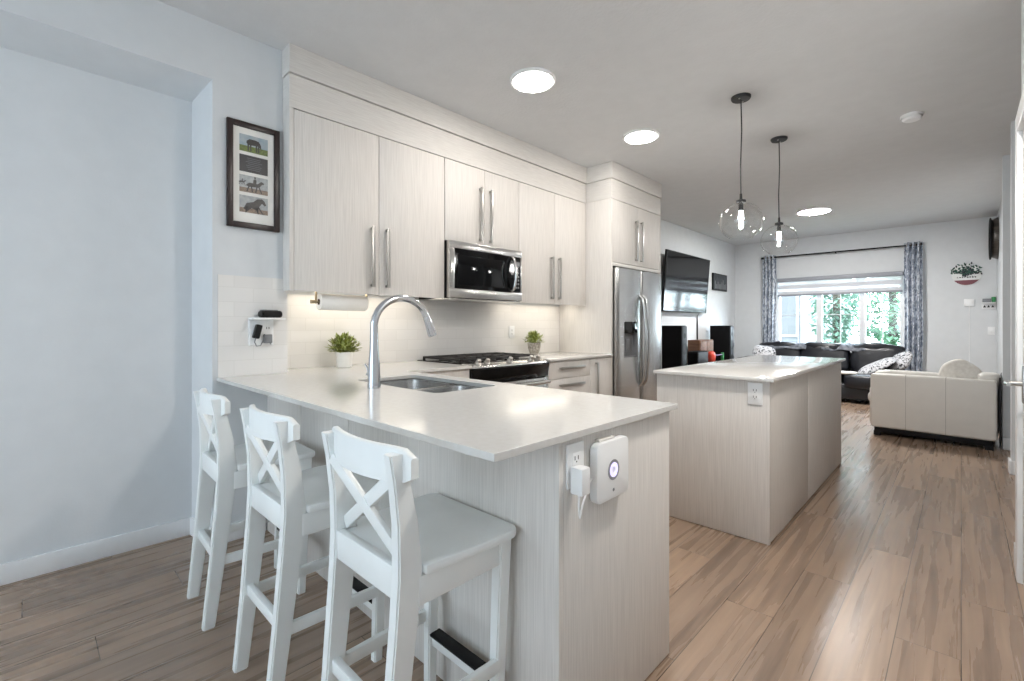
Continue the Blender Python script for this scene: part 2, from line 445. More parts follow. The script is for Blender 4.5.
    def leaf(self, base, d, length, width, mi=0, bend=0.3):
        d = Vector(d).normalized(); base = Vector(base)
        s = d.cross(Vector((0, 0, 1)))
        if s.length < 0.05: s = Vector((1, 0, 0))
        s.normalize(); u = s.cross(d).normalized()
        P = [base, base + d * length * .45 + s * width / 2 + u * bend * length * .1, base + d * length - u * bend * length * .2, base + d * length * .45 - s * width / 2 + u * bend * length * .1]
        vs = [self.bm.verts.new(p) for p in P]
        f = self.bm.faces.new(vs); f.material_index = mi
        return self
    def fin(self, name, mats, parent=None, smooth=38, origin=None):
        me = bpy.data.meshes.new(name)
        self.bm.to_mesh(me); self.bm.free()
        if not isinstance(mats, (list, tuple)): mats = [mats]
        for k in mats: me.materials.append(MATS[k])
        me.shade_smooth(); me.set_sharp_from_angle(angle=math.radians(smooth))
        o = bpy.data.objects.new(name, me); COL.objects.link(o)
        if parent is not None:
            r = parent
            while r.parent is not None: r = r.parent
            me.transform(Matrix.Translation(-r.location))
            o.parent = parent
        else:
            if origin is None:
                xs = [v.co for v in me.vertices]
                origin = Vector(((min(v.x for v in xs) + max(v.x for v in xs)) / 2, (min(v.y for v in xs) + max(v.y for v in xs)) / 2, min(v.z for v in xs)))
            origin = Vector(origin)
            me.transform(Matrix.Translation(-origin)); o.location = origin
        return o

def thing(name, label, cat, loc, group=None):
    o = bpy.data.objects.new(name, None); COL.objects.link(o)
    o.location = loc; o.empty_display_size = 0.1
    return tag(o, label, cat, group)
def tag(o, label, cat, group=None, kind=None):
    o['label'] = label; o['category'] = cat
    if group: o['group'] = group
    if kind: o['kind'] = kind
    return o
def struct(o, label=None, cat=None):
    o['kind'] = 'structure'
    if label: o['label'] = label
    if cat: o['category'] = cat
    return o
def dup(root, loc, rotz=0.0, label=None):
    r = root.copy(); COL.objects.link(r); r.location = loc; r.rotation_euler = (0, 0, rotz)
    if label: r['label'] = label
    for ch in list(root.children):
        c = ch.copy(); COL.objects.link(c); c.parent = r
        for g in ch.children:
            d = g.copy(); COL.objects.link(d); d.parent = c
    return r
def B(*a, **k): return MB().box(*a, **k)

def cut(o, cutter_mb):
    """boolean-subtract a builder's shape (given in world space) from object o, baked into its mesh"""
    co = cutter_mb.fin('cutter', 'steel')
    bpy.context.view_layer.update()
    md = o.modifiers.new('cut', 'BOOLEAN'); md.operation = 'DIFFERENCE'; md.object = co; md.solver = 'EXACT'
    dg = bpy.context.evaluated_depsgraph_get()
    me = bpy.data.meshes.new_from_object(o.evaluated_get(dg))
    o.modifiers.clear(); old = o.data; o.data = me
    bpy.data.meshes.remove(old)
    cm = co.data; bpy.data.objects.remove(co); bpy.data.meshes.remove(cm)
    me.shade_smooth(); me.set_sharp_from_angle(angle=math.radians(38))

def rrect(x0, x1, y0, y1, r, n=6):
    pts = []
    for cx, cy, a0 in ((x1 - r, y1 - r, 0), (x0 + r, y1 - r, 90), (x0 + r, y0 + r, 180), (x1 - r, y0 + r, 270)):
        for i in range(n + 1):
            a = math.radians(a0 + 90 * i / n); pts.append((cx + r * math.cos(a), cy + r * math.sin(a)))
    return pts

# ---------------------------------------------------------------- the room
XN, XC, XK, XT = -3.198, -2.934, -3.19, -3.35   # niche back, chase face, kitchen wall, TV wall
YF = 10.1
struct(B(-3.6, 1.7, -3.1, 10.3, -0.12, 0.0).fin('floor', 'plank_floor', origin=(0, 0, 0)))
struct(B(-3.6, 1.7, -3.1, 10.3, CEIL, CEIL + 0.12).fin('ceiling', 'ceiling_paint', origin=(0, 0, 0)))
wl_ = MB()
wl_.prism([(-3.6, -3.1), (XN, -3.1), (XN, 0.657), (XC, 0.697), (XC, 1.085), (XK, 1.085), (XK, 5.13), (XT, 5.13), (XT, 10.3), (-3.6, 10.3)], 'Z', 0.0, CEIL)
wl_.hexa([(XN - .001, -3.1, 2.488), (XC, -3.1, 2.54), (XC, .697, 2.54), (XN - .001, .657, 2.488)], [(XN - .001, -3.1, CEIL), (XC, -3.1, CEIL), (XC, .697, CEIL), (XN - .001, .657, CEIL)])
struct(wl_.fin('wall_left', 'wall_paint', origin=(0, 0, 0)))
# far wall with the window hole
WX0, WX1, WZ0, WZ1 = -2.60, -0.68, 0.72, 2.10
wf = MB()
wf.box(XT, WX0, YF, YF + 0.2, 0, CEIL); wf.box(WX1, 1.7, YF, YF + 0.2, 0, CEIL)
wf.box(WX0, WX1, YF, YF + 0.2, 0, WZ0); wf.box(WX0, WX1, YF, YF + 0.2, WZ1, CEIL)
struct(wf.fin('wall_far', 'wall_paint', origin=(0, 0, 0)))
# right side: near wall with the door, hall partition, living-room stub
wr = MB()
wr.box(0.215, 0.36, -3.1, 2.30, 0, CEIL); wr.box(0.215, 0.36, 3.20, 3.42, 0, CEIL); wr.box(0.215, 0.36, 2.30, 3.20, 2.10, CEIL)
wr.box(0.36, 1.7, 3.30, 3.42, 0, CEIL)
wr.box(0.292, 1.6, 5.50, 5.62, 0, CEIL)
wr.box(0.289, 1.6, 6.56, 6.67, 0, CEIL)
wr.box(0.385, 0.55, 6.67, YF, 0, CEIL)
wr.box(1.6, 1.7, 3.42, 6.67, 0, CEIL)
struct(wr.fin('wall_right', 'wall_paint', origin=(0, 0, 0)))
# wall behind the camera with a wide glazed opening
wb = MB()
wb.box(-3.6, -3.0, -3.1, -3.0, 0, CEIL); wb.box(0.0, 0.36, -3.1, -3.0, 0, CEIL); wb.box(-3.0, 0.0, -3.1, -3.0, 2.5, CEIL)
struct(wb.fin('wall_back', 'wall_paint', origin=(0, 0, 0)))
# baseboards
bl = MB()
bl.box(XN, XN + 0.014, -3.0, 0.655, 0, 0.097, bev=0.003); bl.prism([(XN, .643), (XC + .014, .683), (XC + .014, .697), (XN, .657)], 'Z', 0, 0.097)
bl.box(XC, XC + 0.014, 0.679, 0.965, 0, 0.097, bev=0.003)
bl.box(XT, XT + 0.014, 5.15, YF, 0, 0.1, bev=0.003)
struct(bl.fin('baseboard_left', 'trim_white'))
br_ = MB()
br_.box(0.19, 0.215, 3.30, 3.434, 0, 0.115, bev=0.004); br_.box(0.19, 0.36, 3.42, 3.434, 0, 0.115, bev=0.004)
br_.box(0.278, 0.30, 5.486, 5.634, 0, 0.11, bev=0.004); br_.box(0.29, 1.6, 5.486, 5.50, 0, 0.11, bev=0.004)
br_.box(0.289, 1.6, 6.546, 6.56, 0, 0.11, bev=0.004)
br_.box(0.371, 0.385, 6.67, YF, 0, 0.1, bev=0.003)
struct(br_.fin('baseboard_right', 'trim_white'))
struct(B(XT, 0.385, YF - 0.014, YF, 0, 0.1, bev=0.003).fin('baseboard_far', 'trim_white'))
# door on the right
tr = MB()
tr.box(0.186, 0.215, 3.195, 3.285, 0, 2.19, bev=0.006); tr.box(0.186, 0.215, 2.21, 2.30, 0, 2.19, bev=0.006); tr.box(0.186, 0.215, 2.30, 3.195, 2.10, 2.19, bev=0.006)
struct(tr.fin('trim_1', 'trim_white'))
dr = struct(MB().box(0.205, 0.245, 2.304, 3.192, 0.01, 2.096, bev=0.003).fin('door_1', 'door_paint'))
h = MB()
h.box(0.197, 0.205, 3.075, 3.125, 0.85, 1.02, bev=0.004)
h.cyl((0.2, 3.10, 0.937), (0.148, 3.10, 0.937), 0.011)
h.tube([(0.150, 3.108, 0.937), (0.146, 3.06, 0.938), (0.150, 2.99, 0.940)], [0.011, 0.010, 0.008])
h.fin('door_handle', 'nickel', dr)

# far window
fr = MB()
for x0, x1 in ((WX0, WX0 + 0.06), (WX1 - 0.06, WX1)): fr.box(x0, x1, YF + 0.04, YF + 0.13, WZ0, WZ1, bev=0.006)
fr.box(WX0, WX1, YF + 0.04, YF + 0.13, WZ0, WZ0 + 0.07, bev=0.006); fr.box(WX0, WX1, YF + 0.04, YF + 0.13, WZ1 - 0.06, WZ1, bev=0.006)
win = struct(fr.fin('window_1', 'trim_white'))
for xm in (-1.89, -1.25): B(xm - 0.045, xm + 0.045, YF + 0.045, YF + 0.125, WZ0 + .05, WZ1 - .05, bev=0.006).fin('mullion', 'trim_white', win)
gb = MB()
for x0, x1 in ((WX0 + .06, -1.935), (-1.845, -1.295), (-1.205, WX1 - .06)):
    gb.box((x0 + x1) / 2 - .007, (x0 + x1) / 2 + .007, YF + .078, YF + .092, WZ0 + .06, WZ1 - .05)
    gb.box(x0, x1, YF + .078, YF + .092, 1.395, 1.409)
    B(x0, x1, YF + .066, YF + .072, WZ0 + .06, WZ1 - .05).fin('pane', 'window_glass', win)
gb.fin('glazing_bars', 'trim_white', win)
B(WX0 - .03, WX1 + .03, YF - .03, YF + .05, WZ0 - .025, WZ0, bev=0.005).fin('window_sill', 'trim_white', win)
# glazed patio opening behind the camera (lets the daylight in)
f2 = MB()
for x in (-3.0, -1.52, -0.06): f2.box(x, x + 0.06, -3.08, -3.02, 0, 2.5)
f2.box(-3.0, 0, -3.08, -3.02, 2.44, 2.5); f2.box(-3.0, 0, -3.08, -3.02, 0.0, 0.05)
w2 = struct(f2.fin('window_2', 'trim_white'))
for x0, x1 in ((-2.94, -1.52), (-1.46, -0.06)): B(x0, x1, -3.053, -3.047, .05, 2.44).fin('pane', 'window_glass', w2)

# tiled splashbacks
struct(B(XK, XK + 0.008, 1.087, 4.055, 0.9155, 1.4055).fin('trim_2', 'subway_tile', origin=(0, 0, 0.02)), 'white tiled splashback behind the range')
struct(B(XC, XC + 0.008, 0.722, 1.085, 0.9155, 1.479).fin('trim_3', 'subway_tile', origin=(0, 0, 0.02)), 'white tiled panel on the side wall')

# ---------------------------------------------------------------- upper cabinets
XF = -2.83
def bar_handle(z0, z1, y, x, mbm=None):
    m = mbm or MB()
    m.box(x + 0.026, x + 0.036, y - 0.012, y + 0.012, z0, z1, bev=0.002)
    for z in (z0 + .012, z1 - .012): m.box(x - 0.0005, x + 0.030, y - 0.007, y + 0.007, z - 0.008, z + 0.008, bev=0.002)
    return m
def bar_handle_h(y0, y1, z, x):
    m = MB()
    m.box(x + 0.026, x + 0.036, y0, y1, z - .012, z + .012, bev=0.002)
    for y in (y0 + .012, y1 - .012): m.box(x - 0.0005, x + 0.030, y - .008, y + .008, z - .007, z + .007, bev=0.002)
    return m
def upper(label, y0, y1, z0, z1, ysplit, hz, x=XF, xb=XK + .009, hoff=0.056):
    t = thing('upper_cabinet', label, 'cabinet', (xb, (y0 + y1) / 2, z0), 'upper kitchen cabinets')
    B(xb, x - 0.022, y0, y1, z0 + 0.030, z1, bev=0.001).fin('body', 'laminate', t)
    for a, b, s in ((y0, ysplit, 1), (ysplit, y1, -1)):
        d = B(x - 0.020, x, a + .0022, b - .0022, z0, z1 - 0.004, bev=0.0012).fin('door', 'laminate', t)
        hy = ysplit - s * hoff
        bar_handle(hz[0], hz[1], hy, x).fin('handle', 'nickel', d)
    return t
ua = upper('tall white two-door upper cabinet nearest the picture frame', 1.0875, 2.199, 1.406, 2.48, 1.645, (1.455, 1.857))
upper('short white two-door upper cabinet above the microwave', 2.201, 3.026, 1.853, 2.48, 2.614, (1.884, 2.322))
upper('tall white two-door upper cabinet between microwave and fridge panel', 3.028, 4.050, 1.406, 2.48, 3.535, (1.455, 1.857))
B(XC + .001, XF, 1.062, 1.0868, 1.406, 2.48, bev=.001).fin('filler_strip', 'laminate', ua)
# fascia and crown boards up to the ceiling
fa = thing('cabinet_fascia', 'long white fascia and crown boards running above the upper cabinets', 'trim board', (XK, 2.5, 2.482), )
MB().prism([(XC + .001, 1.062), (XF, 1.062), (XF, 4.052), (XK + .009, 4.052), (XK + .009, 1.0875), (XC + .001, 1.0875)], 'Z', 2.482, 2.678).fin('fascia_board', 'laminate_flat', fa)
MB().prism([(XC + .001, 1.058), (XF + .012, 1.058), (XF + .012, 4.052), (XK + .009, 4.052), (XK + .009, 1.0875), (XC + .001, 1.0875)], 'Z', 2.684, CEIL - .0005).fin('crown_board', 'laminate_flat', fa)

# fridge enclosure
XR = -2.526
en = thing('fridge_cabinet', 'tall white fridge enclosure with two small doors at the top', 'cabinet', (XK, 4.6, 0.0))
B(XK + .001, XR, 4.057, 4.083, 0.0, 2.48, bev=0.0012).fin('side_panel', 'laminate', en)
B(XK + .001, XR, 5.098, 5.122, 0.0, 2.48, bev=0.0012).fin('side_panel', 'laminate', en)
B(XK + .001, XR - .022, 4.085, 5.096, 1.842, 2.48).fin('body', 'laminate', en)
B(XK + .1, XR + .004, 4.085, 5.096, 1.803, 1.838, bev=0.002).fin('valance', 'laminate_flat', en)
for a, b, s in ((4.085, 4.592, 1), (4.592, 5.096, -1)):
    d = B(XR - .020, XR, a + .002, b - .002, 1.845, 2.476, bev=0.0012).fin('door', 'laminate', en)
    bar_handle(1.892, 2.325, 4.592 - s * .056, XR).fin('handle', 'nickel', d)
fb = thing('fridge_fascia', 'white fascia and crown boards above the fridge enclosure doors', 'trim board', (XK, 4.6, 2.482))
B(XK + .001, XR, 4.057, 5.122, 2.482, 2.678, bev=0.001).fin('fascia_board', 'laminate_flat', fb)
B(XK + .001, XR + .012, 4.053, 5.128, 2.684, CEIL - .0005, bev=0.002).fin('crown_board', 'laminate_flat', fb)

# under-cabinet light strips
for y0, y1, lb in ((1.14, 2.17, 'slim glowing light bar under the cabinet above the paper towel'), (3.08, 4.0, 'slim glowing light bar under the cabinet above the small patterned pot')):
    t = thing('light_bar', lb, 'light', (-3.02, (y0 + y1) / 2, 1.39), 'under-cabinet light bars')
    B(-3.09, -2.97, y0, y1, 1.428, 1.4358, bev=0.001).fin('housing', 'white_plastic', t)
    B(-3.085, -2.975, y0 + .01, y1 - .01, 1.424, 1.4285).fin('diffuser', 'strip_glow', t)

# ---------------------------------------------------------------- microwave
mw = thing('microwave', 'stainless over-the-range microwave with dark glass door', 'microwave', (-3.0, 2.6, 1.405))
MY0, MY1, MX = 2.205, 3.012, -2.78
B(XK + .012, MX - .035, MY0, MY1, 1.412, 1.850, bev=0.004).fin('body', 'black_plastic', mw)
d = MB()
d.box(MX - .033, MX, MY0, MY1, 1.792, 1.848, bev=.003); d.box(MX - .033, MX, MY0, MY1, 1.414, 1.484, bev=.003)
d.box(MX - .033, MX, MY0, MY0 + .052, 1.484, 1.792, bev=.002); d.box(MX - .033, MX, MY1 - .016, MY1, 1.484, 1.792, bev=.002)
d = d.fin('door_frame', 'steel_horizontal', mw)
B(MX - .03, MX - .003, MY0 + .052, 2.86, 1.485, 1.791).fin('window', 'oven_glass', mw)
B(MX - .0032, MX - .0012, MY0 + .085, 2.80, 1.515, 1.745, bev=.0008).fin('window_screen', 'black_gloss', mw)
cp = B(MX - .03, MX - .003, 2.862, MY1 - .016, 1.485, 1.791).fin('control_panel', 'black_gloss', mw)
k = MB()
for i in range(5):
    for j in range(2): k.box(MX - .003, MX - .0015, 2.935 + j * .026, 2.951 + j * .026, 1.52 + i * .032, 1.536 + i * .032)
k.fin('buttons', 'grey_plastic', cp)
B(MX - .003, MX - .0015, 2.925, 2.985, 1.715, 1.75).fin('display', 'grey_plastic', cp)
pts = [(MX - .002, 2.883, 1.497), (MX + .028, 2.883, 1.515)] + [(MX + .034 + .016 * math.sin(math.pi * i / 8), 2.883 + .0 * i, 1.535 + .21 * i / 8) for i in range(9)] + [(MX + .028, 2.883, 1.768), (MX - .002, 2.883, 1.786)]
MB().tube(pts, .013, 10).fin('handle', 'steel_horizontal', mw)
v = MB()
v.box(XK + .05, MX - .01, MY0 + .01, MY1 - .01, 1.402, 1.413, bev=.002)
v.fin('vent_panel', 'steel_horizontal', mw)
lb = MB(); lb.box(MX - .028, MX - .002, MY0 + .1, MY1 - .1, 1.4105, 1.4145); lb.fin('lower_lip', 'black_plastic', mw)

# ---------------------------------------------------------------- base cabinets along the wall
CT0, CT1 = 0.895, 0.915
lc = thing('base_cabinet', 'white base cabinet in the corner between peninsula and range', 'cabinet', (-2.85, 1.9, 0), 'base kitchen cabinets')
B(XK + .01, -2.545, 1.66, 2.185, 0.10, CT0 - .001).fin('body', 'laminate', lc)
B(XK + .01, -2.60, 1.66, 2.185, 0.0, 0.10).fin('toe_kick', 'laminate', lc)
d = B(-2.543, -2.523, 1.664, 2.183, 0.105, CT0 - .006, bev=.0012).fin('door', 'laminate', lc)
bar_handle(.45, .85, 1.73, -2.523).fin('handle', 'nickel', d)

rc = thing('base_cabinet', 'white base cabinet with drawers and a door beside the fridge', 'cabinet', (-2.85, 3.55, 0), 'base kitchen cabinets')
B(XK + .01, -2.545, 3.062, 4.052, 0.10, CT0 - .001).fin('body', 'laminate', rc)
B(XK + .01, -2.60, 3.062, 4.052, 0.0, 0.10).fin('toe_kick', 'laminate', rc)
for z0, z1, hz in ((.735, .887, .825), (.42, .731, .675), (.105, .416, .36)):
    d = B(-2.543, -2.523, 3.066, 3.686, z0, z1, bev=.0012).fin('drawer', 'laminate', rc)
    bar_handle_h(3.21, 3.56, hz, -2.523).fin('handle', 'nickel', d)
d = B(-2.543, -2.523, 3.690, 4.050, .105, .887, bev=.0012).fin('door', 'laminate', rc)
bar_handle(.45, .85, 3.775, -2.523).fin('handle', 'nickel', d)
tag(B(XK + .009, -2.50, 3.056, 4.055, CT0, CT1, bev=.0015).fin('countertop', 'quartz'), 'short white quartz countertop between the range and the fridge panel', 'countertop')

# ---------------------------------------------------------------- peninsula
pe = thing('peninsula_base', 'white laminate peninsula base behind the three bar stools', 'cabinet', (-1.85, 1.3, 0))
B(-2.915, -.80, 1.02, 1.60, 0.09, CT0 - .22).fin('body', 'laminate', pe)
for a, b in ((-2.93, -2.445), (-2.443, -1.93), (-1.928, -.766)): B(a, b, .974, .992, 0.0, CT0 - .001, bev=.001).fin('back_panel', 'laminate', pe)
B(-.797, -.766, .9925, 1.622, 0.006, CT0 - .001, bev=.0015).fin('end_panel', 'laminate', pe)
B(-2.5, -.80, 1.60, 1.615, 0.10, CT0 - .004).fin('front_panel', 'laminate', pe)
B(-2.9, -.80, 1.02, 1.56, 0.0, 0.09).fin('toe_kick', 'black_plastic', pe)

# L-shaped worktop with the sink opening
xs = [XK + .009, XC + .0006, -2.50, -.745]; ys = [.717, 1.0865, 1.645, 2.186]
fill = {(1, 0), (2, 0), (0, 1), (1, 1), (2, 1), (0, 2), (1, 2)}
ct = MB().grid_slab(xs, ys, CT0, CT1, lambda i, j: (i, j) in fill).fin('countertop', 'quartz', origin=(-1.85, 1.2, CT0))
SX0, SX1, SY0, SY1 = -2.285, -1.585, 1.188, 1.55
cut(ct, MB().prism(rrect(SX0, SX1, SY0, SY1, .035), 'Z', CT0 - .05, CT1 + .05))
bv = ct.modifiers.new('edge', 'BEVEL'); bv.width = .0018; bv.segments = 2; bv.limit_method = 'ANGLE'; bv.angle_limit = math.radians(50)
tag(ct, 'L-shaped white quartz worktop of the peninsula holding the sink', 'countertop')

sk = thing('kitchen_sink', 'double-bowl stainless steel sink set into the peninsula worktop', 'sink', (-1.94, 1.37, .70))
def bowl(x0, x1, y0, y1, ztop, depth):
    m = MB(); rings = []
    for z, ins, r in ((ztop, 0, .055), (ztop - depth + .03, .012, .05), (ztop - depth + .008, .02, .045), (ztop - depth, .04, .035)):
        rings.append([(p[0], p[1], z) for p in rrect(x0 + ins, x1 - ins, y0 + ins, y1 - ins, r)])
    b = bmesh.new(); R = [[b.verts.new(p) for p in r] for r in rings]; k = len(R[0])
    for a, c in zip(R, R[1:]):
        for i in range(k): b.faces.new((a[i], c[i], c[(i + 1) % k], a[(i + 1) % k]))
    b.faces.new(R[-1])
    for f in b.faces: f.normal_update()
    m.merge(b); return m
SD = -1.90
bowl(SX0 - .004, SD - .012, SY0 - .004, SY1 + .004, CT0 - .006, .19).fin('bowl', 'steel', sk)
bowl(SD + .012, SX1 + .004, SY0 - .004, SY1 + .004, CT0 - .006, .17).fin('bowl', 'steel', sk)
B(SD - .0125, SD + .0125, SY0 - .004, SY1 + .004, CT0 - .05, CT0 - .005, bev=.005).fin('divider', 'steel', sk)
xs2 = [SX0 - .03, SX0 - .003, SX1 + .003, SX1 + .03]; ys2 = [SY0 - .03, SY0 - .003, SY1 + .003, SY1 + .03]
MB().grid_slab(xs2, ys2, CT0 - .004, CT0 - .0008, lambda i, j: not (i == 1 and j == 1)).fin('rim', 'steel', sk)
for x in ((SX0 + SD) / 2, (SX1 + SD) / 2):
    MB().lathe([(.001, CT0 - .193 + (.02 if x > SD else 0)), (.04, CT0 - .193 + (.02 if x > SD else 0)), (.042, CT0 - .196 + (.02 if x > SD else 0))], (x, 1.37, 0), n=20).fin('drain', 'chrome', sk)

fx, fy = -1.925, 1.094
fc = thing('kitchen_faucet', 'tall gooseneck chrome faucet standing on the peninsula worktop', 'faucet', (fx, fy, CT1))
MB().lathe([(.0, CT1), (.030, CT1), (.030, CT1 + .012), (.028, CT1 + .03), (.027, CT1 + .09), (.024, CT1 + .13), (.020, CT1 + .19), (.018, CT1 + .25), (.0175, CT1 + .30), (.0, CT1 + .30)], (fx, fy, 0), n=24).fin('body', 'chrome', fc)
ac = (fy + .149, 1.195)
pts = [(fx, fy, 1.19)] + [(fx, ac[0] - .149 * math.cos(a), ac[1] + .135 * math.sin(a)) for a in [math.pi * i / 22 for i in range(21)]]
MB().tube(pts, .0172, 16).fin('spout', 'chrome', fc)
e0, e1 = Vector(pts[-2]), Vector(pts[-1]); dd = (e1 - e0).normalized()
hd = MB().tube([e1 - dd * .012, e1 + dd * .0, e1 + dd * .03, e1 + dd * .075, e1 + dd * .09], [.0172, .019, .0195, .023, .0225], 16).fin('spray_head', 'chrome', fc)
bt = MB()
q = e1 + dd * .045
bt.box(fx - .007, fx + .007, q.y + .012, q.y + .021, q.z - .012, q.z + .006, bev=.003)
q = e1 + dd * .07
bt.box(fx - .007, fx + .007, q.y + .016, q.y + .025, q.z - .010, q.z + .008, bev=.003)
bt.fin('spray_buttons', 'black_plastic', hd)
lv = MB()
lv.cyl((fx - .022, fy, .972), (fx - .052, fy, .972), .013, .012)
lv.tube([(fx - .046, fy, .975), (fx - .058, fy, 1.0), (fx - .075, fy - .004, 1.02)], [.006, .006, .005], 8)
lv.fin('lever', 'chrome', fc)

# ---------------------------------------------------------------- range
rg = thing('gas_range', 'black and stainless slide-in gas range below the microwave', 'stove', (-2.85, 2.62, 0))
RY0, RY1 = 2.192, 3.050
B(XK + .01, -2.545, RY0, RY1, 0.0, .905, bev=.003).fin('body', 'black_plastic', rg)
ck = MB(); ck.box(XK + .01, -2.62, RY0, RY1, .905, .921, bev=.004); ck.fin('cooktop', 'black_gloss', rg)
fp = MB().prism([(-2.62, .921), (-2.545, .917), (-2.512, .902), (-2.505, .890), (-2.56, .880), (-2.62, .880)], 'Y', RY0, RY1, bev=.0015)
fp.fin('knob_rail', 'steel_horizontal', rg)
MB().prism([(-2.545, .889), (-2.506, .889), (-2.498, .878), (-2.515, .775), (-2.545, .77)], 'Y', RY0, RY1, bev=.0015).fin('control_panel', 'black_gloss', rg)
dr_ = B(-2.545, -2.515, RY0 + .002, RY1 - .002, .20, .765, bev=.003).fin('oven_door', 'steel_horizontal', rg)
B(-2.516, -2.5135, RY0 + .09, RY1 - .09, .30, .62).fin('window', 'oven_glass', dr_)
hh = MB(); hh.tube([(-2.468, RY0 + .04, .735), (-2.462, RY0 + .2, .735), (-2.460, 2.62, .735), (-2.462, RY1 - .2, .735), (-2.468, RY1 - .04, .735)], .017, 12)
for y in (RY0 + .06, RY1 - .06): hh.cyl((-2.517, y, .735), (-2.468, y, .735), .011)
hh.fin('handle', 'steel_horizontal', dr_)
B(-2.545, -2.517, RY0 + .002, RY1 - .002, .03, .19, bev=.003).fin('drawer', 'steel_horizontal', rg)
n_ = Vector((.42, 0, .9)).normalized()
for y in (2.285, 2.375, 2.62, 2.865, 2.95):
    c = Vector((-2.548, y, .917))
    MB().tube([c - n_ * .004, c + n_ * .012, c + n_ * .014, c + n_ * .036, c + n_ * .039], [.024, .024, .019, .017, .013], 18).fin('knob', 'nickel', rg)
for a, b in ((RY0 + .02, RY0 + .285), (RY0 + .295, RY1 - .295), (RY1 - .285, RY1 - .02)):
    g = MB(); gx0, gx1 = -3.13, -2.655
    for y in (a + .008, b - .008): g.box(gx0, gx1, y - .008, y + .008, .936, .952, bev=.003)
    for x in (gx0 + .008, gx1 - .008, (gx0 + gx1) / 2): g.box(x - .008, x + .008, a, b, .936, .952, bev=.003)
    for x in (gx0 + .12, gx1 - .12):
        g.box(x - .006, x + .006, a + .01, b - .01, .938, .955, bev=.003)
        g.box(x - .09, x + .09, (a + b) / 2 - .006, (a + b) / 2 + .006, .938, .955, bev=.003)
    for y in (a + .008, b - .008):
        for x in (gx0 + .008, gx1 - .008): g.box(x - .008, x + .008, y - .008, y + .008, .920, .94)
    g.fin('grate', 'black_iron', rg)
    for x in (gx0 + .12, gx1 - .12):
        MB().lathe([(.0, .921), (.05, .921), (.048, .928), (.036, .930), (.035, .936), (.0, .937)], (x, (a + b) / 2, 0), n=20).fin('burner', 'black_iron', rg)

# ---------------------------------------------------------------- fridge
fg = thing('refrigerator', 'stainless side-by-side refrigerator with ice and water dispenser', 'refrigerator', (-2.85, 4.59, 0))
FY0, FY1, FX, FM = 4.098, 5.080, -2.482, 4.592
B(-3.14, -2.565, FY0 + .004, FY1 - .004, .02, 1.775, bev=.006).fin('body', 'black_plastic', fg)
B(-3.0, -2.56, FY0 + .03, FY1 - .03, 0.0, .03).fin('base_grille', 'black_plastic', fg)
def fdoor(y0, y1, hole=None):
    ys_ = [y0, y0 + .012, y0 + .05, (y0 + y1) / 2, y1 - .05, y1 - .012, y1]
    prof = [(-2.56, y0)] + [(FX - o, y) for y, o in zip(ys_, (.02, .008, .002, 0, .002, .008, .02))] + [(-2.56, y1)]
    return MB().prism(prof, 'Z', .035, 1.785, bev=.0)
d1 = fdoor(FY0, FM - .003).fin('door', 'steel', fg)
cut(d1, MB().box(FX - .055, FX + .05, 4.235, 4.500, .87, 1.240))
dp = MB()
dp.box(FX - .053, FX - .047, 4.236, 4.499, .871, 1.239)
dp.box(FX - .05, FX - .004, 4.236, 4.242, .871, 1.239); dp.box(FX - .05, FX - .004, 4.493, 4.499, .871, 1.239)
dp.box(FX - .05, FX - .002, 4.236, 4.499, .871, .879)
dp = dp.fin('dispenser', 'grey_plastic', d1)
pb = MB(); pb.box(FX - .05, FX + .002, 4.238, 4.497, 1.12, 1.239, bev=.003); pb.fin('dispenser_panel', 'black_gloss', d1)
pd_ = MB(); pd_.box(FX - .045, FX - .035, 4.32, 4.42, .93, 1.06, bev=.004); pd_.fin('dispenser_paddle', 'grey_plastic', d1)
d2 = fdoor(FM + .003, FY1).fin('door', 'steel', fg)
for y, dd_ in ((FM - .035, d1), (FM + .035, d2)):
    pts = [(FX - .006, y, .555), (FX + .03, y, .60)] + [(FX + .038 + .032 * math.sin(math.pi * i / 12), y, .64 + .80 * i / 12) for i in range(13)] + [(FX + .03, y, 1.48), (FX - .006, y, 1.525)]
    MB().tube(pts, .014, 10).fin('handle', 'steel', dd_)
for y in (FY0 + .05, FY1 - .05): B(-2.60, -2.52, y - .03, y + .03, 1.776, 1.80, bev=.004).fin('hinge_cover', 'black_plastic', fg)

# ---------------------------------------------------------------- island
il = thing('kitchen_island', 'freestanding white laminate kitchen island base with outlet on its end', 'kitchen island', (-1.1, 3.85, 0))
B(-1.385, -.772, 2.825, 4.87, 0.0, CT0 - .001).fin('body', 'laminate', il)
B(-1.405, -.75, 2.797, 2.821, 0.004, CT0 - .001, bev=.0012).fin('end_panel', 'laminate', il)
B(-1.405, -.75, 4.874, 4.898, 0.004, CT0 - .001, bev=.0012).fin('end_panel', 'laminate', il)
for a, b in ((2.823, 3.688), (3.692, 4.872)): B(-.770, -.750, a, b, 0.012, CT0 - .001, bev=.0015).fin('side_panel', 'laminate', il)
for a, b in ((2.823, 3.5), (3.504, 4.2), (4.204, 4.872)): B(-1.405, -1.387, a, b, 0.1, CT0 - .004, bev=.0012).fin('door', 'laminate', il)
tag(B(-1.412, -.722, 2.762, 4.93, CT0, CT1, bev=.0018).fin('countertop', 'quartz'), 'rectangular white quartz top of the freestanding island', 'countertop')

